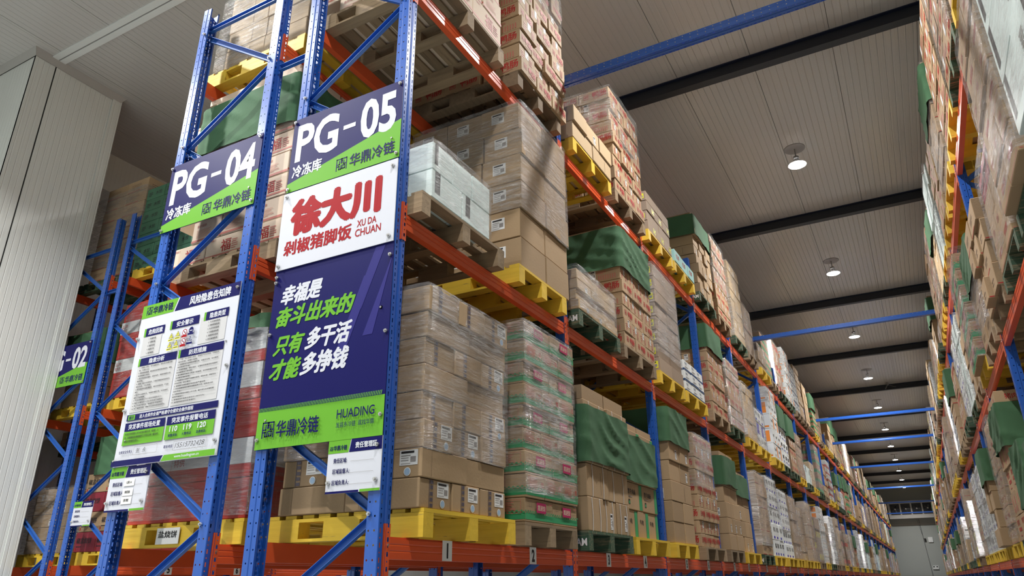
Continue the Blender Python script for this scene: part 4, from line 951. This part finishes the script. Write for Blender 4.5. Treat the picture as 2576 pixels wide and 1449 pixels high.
# top shelf
P('wood', .12, 1.15, 2, 'large bare pallet seen from below on the top shelf', parts=True)
load('cream stack on the top shelf', 1, .09, .18, 1.14, TP[2], 7, .23, 'fu', [2, 3])
P('dark', 1.44, 2.38, 2, 'dark dirty pallet seen from below on the top shelf', parts=True)
load('tall red-printed top-shelf stack', 1, .11, 1.46, 2.46, TP[2], 10, .163, 'duck', [3, 3, 4], wrap=(1.15, 1.64), jit=.02)
P('yellow', 2.66, 3.78, 2, 'yellow pallet under low pale cartons on the top shelf', parts=True)
load('low pale stack on top shelf', 1, .12, 2.66, 3.76, TP[2], 2, .20, 'light', [2, 3])
P('wood', 3.92, 4.97, 2, 'bare pallet under the second tall top-shelf stack', parts=True)
load('second tall red-printed top stack', 1, .10, 3.94, 4.98, TP[2], 9, .168, 'duck', [3, 4], wrap=(.75, 1.52), jit=.016)
P('yellow', 5.14, 6.20, 2, 'yellow pallet on the top shelf, bay two, first half', parts=True)
load('low yellow-labelled top stack', 1, .10, 5.16, 6.18, TP[2], 4, .15, 'ylab', [3, 2])
P('yellow', 6.30, 7.38, 2, 'yellow pallet on the top shelf, bay two, second half', parts=True)
load('teal boxes on top shelf', 1, .12, 6.32, 7.36, TP[2], 1, .20, 'teal', [3])
P('green', 7.70, 8.72, 2, 'green pallet on the top shelf, bay three', brand=True)
load('loose brown canvas-topped stack', 1, .10, 7.72, 8.74, TP[2], 8, .175, 'plain', [4, 3], cover=(1.05, 1.42), peek=.06, jit=.025)
P('wood', 8.92, 9.92, 2, 'bare pallet on the top shelf, bay three')
load('wrapped red-printed stack, top bay three', 1, .11, 8.95, 9.95, TP[2], 10, .158, 'duck', [3, 4], wrap=(.6, 1.58))

# ------------------------------------------------------------------ loads: back-to-back rack behind the main one
XF = -1.25
pallet('yellow', .15, 1.25, PT[2], 'yellow pallet on the rear rack, top shelf', 1, XF, True)
load('wrapped pale stack, rear top shelf', 1, XF-.02, .17, 1.2, TP[2], 4, .21, 'light', [3], depth=1.12, wrap=(0, .86), capmax=400)
pallet('wood', .15, 1.2, PT[1], 'bare pallet on the rear rack, middle shelf', 1, XF, True)
load('cream stack, rear middle shelf', 1, XF-.02, .17, 1.2, TP[1], 8, .20, 'fu', [3, 2], depth=1.12, cover=(1.06, 1.54), peek=.05)
pallet('yellow', .15, 1.25, PT[0], 'yellow pallet on the rear rack, low shelf', 1, XF, True)
load('wrapped red stack, rear low shelf', 1, XF-.02, .17, 1.2, TP[0], 5, .265, ['reda', 'redb', 'reda', 'redb', 'redb'], [2], depth=1.15, wrap=(.02, 1.34), cover=(1.30, 1.40))
for k in range(3):
    for li in range(3):
        if k == 0: ya = 1.42
        else: ya = None
        for a in ([1.42] if k == 0 else [.2, 1.42]):
            y0 = k*SP+a; wd = 1.05
            pallet('wood' if (k+li) % 2 else 'yellow', y0, y0+wd, PT[li], f'pallet deep in the rear rack, {LW[li]} shelf, {"first" if a < 1 else "second"} half of bay {NUM[k]}', 1, XF)
            load(f'rear {LW[li]} shelf bay {NUM[k]} {"near" if a < 1 else "far"} stack', 1, XF-.02, y0, y0+wd-.05, TP[li], 5+li, .2, ['fu', 'plain', 'duck'][(k+li) % 3], [3], depth=1.12, ind=False)
q = MB(); q.box(-2.06, .135, 1.905, -1.83, .139, 2.01, 'paper')
vs, fs, tw, th = text2d('盐烧饼', .05); q.polys([(-2.04+x*.19/tw, .133-k*.0002, 1.945+y*.045/th) for x, y, k in vs], fs, 'ink_black'); tag(put('carton_scrap', q.mesh('carton_scrap')), 'torn printed scrap of carton on the yellow pallet below red cartons', 'carton scrap')
# ------------------------------------------------------------------ loads: racks past the side aisle
TB = [z+.162 for z in LVB]; PB = [z+.002 for z in LVB]
XA, XB = -5.83, -7.14
def PBk(kind, xf, y0, y1, li, label): return pallet(kind, y0, y1, PB[li], label, 1, xf)
PBk('green', XB, 2.68, 3.75, 2, 'green pallet high beside the white corner'); load('brown stack beside white corner', 1, XB+.02, 2.68, 3.75, TB[2], 8, .205, 'line', [3], depth=1.2, jit=.004, wrap=(.2, 1.5), capmax=400)
PBk('yellow', XA, 2.7, 3.75, 2, 'yellow pallet under dark green cartons'); load('green stack past side aisle', 1, XA-.02, 2.7, 3.75, TB[2], 7, .2, 'greenc', [3], depth=1.1)
PBk('yellow', XA, 2.7, 3.8, 1, 'yellow pallet past the side aisle, middle shelf'); load('red stack past side aisle', 1, XA-.02, 2.7, 3.75, TB[1], 5, .28, ['reda', 'redb', 'reda', 'redb', 'reda'], [2], depth=1.12, wrap=(0, 1.35))
PBk('yellow', XB, 2.7, 3.8, 1, 'yellow pallet beside the white corner, middle shelf'); load('dark brown stack, corner middle shelf', 1, XB, 2.7, 3.75, TB[1], 5, .21, 'plain', [3], depth=1.15, cover=(.55, 1.1), peek=.08)
PBk('yellow', XA, 2.7, 3.8, 0, 'yellow pallet past the side aisle, low shelf'); load('bread stack past side aisle', 1, XA-.02, 2.7, 3.75, TB[0], 4, .245, ['pepm', 'pep', 'pepm', 'pep'], [3], depth=1.12, cover=(.95, 1.46))
FARM['pep'] = FARM.get('pep', MB()); FARM['pep'].box(-6.9, 2.74, TB[0]+1.0, -5.88, 3.72, TB[0]+1.48, 'kraft')
PBk('yellow', XB, 2.7, 3.8, 0, 'yellow pallet beside the white corner, low shelf'); load('wrapped stack, corner low shelf', 1, XB, 2.7, 3.75, TB[0], 5, .168, 'plain', [3], depth=1.15, wrap=(0, .86), sx=.27)
for k in (1,):
    for li in range(3):
        for xf in (XA, XB):
            for a in (1.42,):
                y0 = YB+a
                PBk('wood', xf, y0, y0+1.05, li, f'pallet deep {"past the side aisle" if xf == XA else "beside the white corner"}, {LW[li]} shelf'); load(f'deep {li}{xf} stack', 1, xf-.02, y0, y0+1.0, TB[li], 5, .2, 'plain', [3], ind=False)
pallet('green', 4.0, 5.1, 3.684, 'dark green pallet on the wall rack under cream cartons', 1, -9.0); load('small cream stack on wall rack', 1, -9.0, 4.0, 5.05, 3.844, 2, .13, 'light', [4], depth=1.1, sx=.24, capmax=400)
# ------------------------------------------------------------------ loads: opposite rack
XO = 3.51
def O(kind, y0, y1, li, label, **k): return pallet(kind, y0, y1, PT[li], label, -1, XO+.06, **k)
O('wood', 4.0, 5.1, 0, 'bare pallet on the opposite low shelf, bay one'); load('opposite low stack under crumpled canvas', -1, XO+.05, 4.0, 5.06, TP[0], 4, .17, 'pork', [2, 3], cover=(.15, .75))
O('wood', 5.25, 6.3, 0, 'bare pallet on the opposite low shelf, bay two'); load('opposite low stack with torn film', -1, XO+.05, 5.3, 6.3, TP[0], 4, .19, 'pork', [2, 3], wrap=(0, .8), cover=(.25, .86))
O('green', 6.5, 7.55, 0, 'green pallet on the opposite low shelf', parts=True); load('opposite red-lettered stack', -1, XO+.05, 6.5, 7.55, TP[0], 6, .265, 'pork', [2, 3], cover=(.98, 1.45))
O('yellow', 7.8, 8.8, 0, 'yellow pallet on the opposite low shelf, bay three first'); load('opposite tall film-wrapped stack', -1, XO+.05, 7.82, 8.8, TP[0], 7, .22, 'honey', [3, 2], wrap=(.05, 1.56))
O('yellow', 9.0, 10.0, 0, 'yellow pallet on the opposite low shelf, bay three second'); load('opposite brown stack with canvas flap', -1, XO-.02, 9.0, 10.0, TP[0], 5, .24, 'plain', [2, 3], cover=(.85, 1.3), jit=.03)
for j, y0 in enumerate((10.3, 11.5, 12.9, 14.1)):
    O('yellow', y0, y0+1.02, 0, f'yellow pallet on the opposite low shelf, {ORD[j]} under white lettered cartons'); load(f'opposite white lettered stack, {ORD[j]}', -1, XO+.06, y0, y0+1.0, TP[0], 5, .28, 'noodle' if j < 3 else 'honey', [3, 2], wrap=(0, 1.42))
O('wood', .15, 1.25, 1, 'bare pallet at the edge of view, opposite middle shelf'); load('opposite big white stack', -1, XO-.02, .2, 1.28, TP[1], 4, .36, 'foam', [2, 2], wrap=(0, 1.5))
O('green', 1.42, 2.46, 1, 'green pallet on the opposite middle shelf, bay zero'); load('opposite red-bordered wrapped stack', -1, XO-.01, 1.45, 2.44, TP[1], 6, .235, 'honey', [2, 3], wrap=(.02, 1.43))
O('green', 2.7, 3.72, 1, 'green pallet on the opposite middle shelf, bay one', parts=True, brand=True); load('opposite maroon-topped wrapped stack', -1, XO+.06, 2.7, 3.7, TP[1], 4, .22, ['honey', 'honey', 'plain', 'pepm'], [2, 3], wrap=(.05, .90))
O('wood', 3.92, 5.0, 1, 'splintered pallet on the opposite middle shelf, bay one', parts=True); load('opposite loose open cartons', -1, XO+.01, 3.92, 4.98, TP[1], 4, .22, 'line', [3, 2], jit=.03)
O('wood', 5.25, 6.3, 1, 'bare pallet on the opposite middle shelf, bay two'); load('opposite middle stack under green canvas', -1, XO+.06, 5.25, 6.3, TP[1], 5, .21, 'line', [2, 3], cover=(.65, 1.08), wrap=(.1, .7))
O('yellow', 6.42, 7.5, 1, 'yellow pallet on the opposite middle shelf, bay two', parts=True); load('opposite silvery wrapped stack', -1, XO-.01, 6.42, 7.5, TP[1], 6, .22, 'dump', [2, 3], wrap=(0, 1.4))
O('wood', 7.8, 8.85, 1, 'bare pallet on the opposite middle shelf, bay three'); load('opposite plain leaning stack', -1, XO+.06, 7.8, 8.85, TP[1], 6, .21, 'plain', [3, 2], jit=.025)
O('green', 9.0, 10.05, 1, 'green pallet on the opposite middle shelf, bay three'); load('opposite white sheeted stack', -1, XO+.06, 9.0, 10.0, TP[1], 4, .33, 'foam', [2], wrap=(0, 1.35))
for j, (y0, kd, dn, r_, h_) in enumerate(((1.5, 'yellow', 'honey', 5, .22), (2.72, 'green', 'duck', 9, .17), (3.9, 'yellow', 'duck', 8, .17), (5.2, 'yellow', 'line', 7, .2), (6.42, 'yellow', 'pork', 6, .2), (7.72, 'yellow', 'foam', 4, .34), (8.95, 'green', 'light', 6, .2), (10.3, 'yellow', 'duck', 8, .18), (11.5, 'yellow', 'honey', 7, .2))):
    O(kd, y0, y0+1.06, 2, f'{kd} pallet on the opposite top shelf, {ORD[j]} along', brand=(kd == 'green'))
    load(f'opposite top-shelf stack, {ORD[j]} along', -1, XO+.06, y0, y0+1.04, TP[2], r_, h_, dn, [3, 2, 3], wrap=((0.05, r_*h_) if j % 2 else None), cover=((r_*h_*.6, r_*h_-.05) if j in (3, 6) else None), jit=.012)

# ------------------------------------------------------------------ the rest of both racks, farther down the aisle
rnd = random.Random(11)
FP = {}
def far_pallet(kind, y0, y1, z, d, xf):
    q = FP.setdefault('all', MB()); mx_, my_ = PK[kind]; yc = (y0+y1)/2
    for yy in (y0+.05, yc, y1-.05): q.box(min(xf, xf-d*1.2), yy-.05, z, max(xf, xf-d*1.2), yy+.05, z+.135, mx_)
    q.box(min(xf, xf-d*1.2), y0, z+.136, max(xf, xf-d*1.2), y1, z+.158, my_)
NP = [0]
def rand_load(d, xf, y0, li, k, opp):
    kind = rnd.choice(['yellow', 'yellow', 'wood', 'green', 'wood']); wd = rnd.uniform(.96, 1.04)
    if k < 8:
        NP[0] += 1
        pallet(kind, y0, y0+wd, PT[li], f'{kind} pallet, {"opposite" if opp else "main"} rack {LW[li]} shelf, {"first" if (y0/SP) % 1 < .4 else "second"} half of bay {NUM[k]}', d, xf)
    else: far_pallet(kind, y0, y0+wd, PT[li], d, xf)
    dn = rnd.choices(['duck', 'plain', 'line', 'light', 'honey', 'noodle', 'navy', 'foam', 'orange', 'blue', 'redb', 'ylab', 'dump'], [5, 6, 3, 4, 2, 1.2, .8, 1.6, .6, .6, .6, 2, 1])[0]
    hmax = 1.62 if li < 2 else 1.75
    h = rnd.choice([.165, .2, .24, .28]); tot = rnd.uniform(.75, 1) * hmax if rnd.random() < .85 else rnd.uniform(.4, .9)
    rows = max(2, int(tot/h)); th = rows*h
    wrap = (0.02, th+.01) if rnd.random() < .62 else None
    cover = None
    if not wrap and rnd.random() < .5 and th > .9: cover = (th*.6, th-.04)
    load(f'{"opposite" if opp else "main"} {LW[li]} shelf, bay {NUM[k]}, {"first" if (y0/SP) % 1 < .4 else "second"} stack', d, xf-d*(rnd.uniform(-.02, .10) if opp else rnd.uniform(.0, .14)), y0, y0+wd-.02, TP[li], rows, h, dn, rnd.choice([[2, 3], [3, 3], [3, 2]]), wrap=wrap, cover=cover, ind=False, side=(th > .3), jit=.01)
for k in range(3, NB):
    for li in range(3):
        for a in (.16, 1.33):
            y0 = k*SP+a
            if not ((k == 5 and a < 1 and li < 2) or (li == 0 and k < 5) or (li == 1 and k < 5) or (li == 2 and k < 4)): rand_load(1, .10, y0, li, k, False)
            lim = {0: 15.2, 1: 10.2, 2: 12.6}[li]
            if y0 > lim: rand_load(-1, XO, y0, li, k, True)
for dn, q in FARM.items():
    if q.v: stuff('distant_' + DES[dn][0], q.mesh(DES[dn][0]), f'{DES[dn][1]}s stacked deep and far along the racks', 'cartons')
if FP: stuff('distant_pallet', FP['all'].mesh('distant_pallet'), 'pallets far along both racks', 'pallets')
if FARWRAP.v: stuff('distant_stretch_wrap', FARWRAP.mesh('distant_stretch_wrap', True), 'stretch film on loads far along both racks', 'wrap')
if FARCOV.v: stuff('distant_canvas_cover', FARCOV.mesh('distant_canvas_cover', True), 'green canvas bands far along both racks', 'cover')
print('INDIV', NIND, 'OBJ', len(bpy.data.objects), 'TRI', sum(len(m.polygons) for m in bpy.data.meshes)*2)
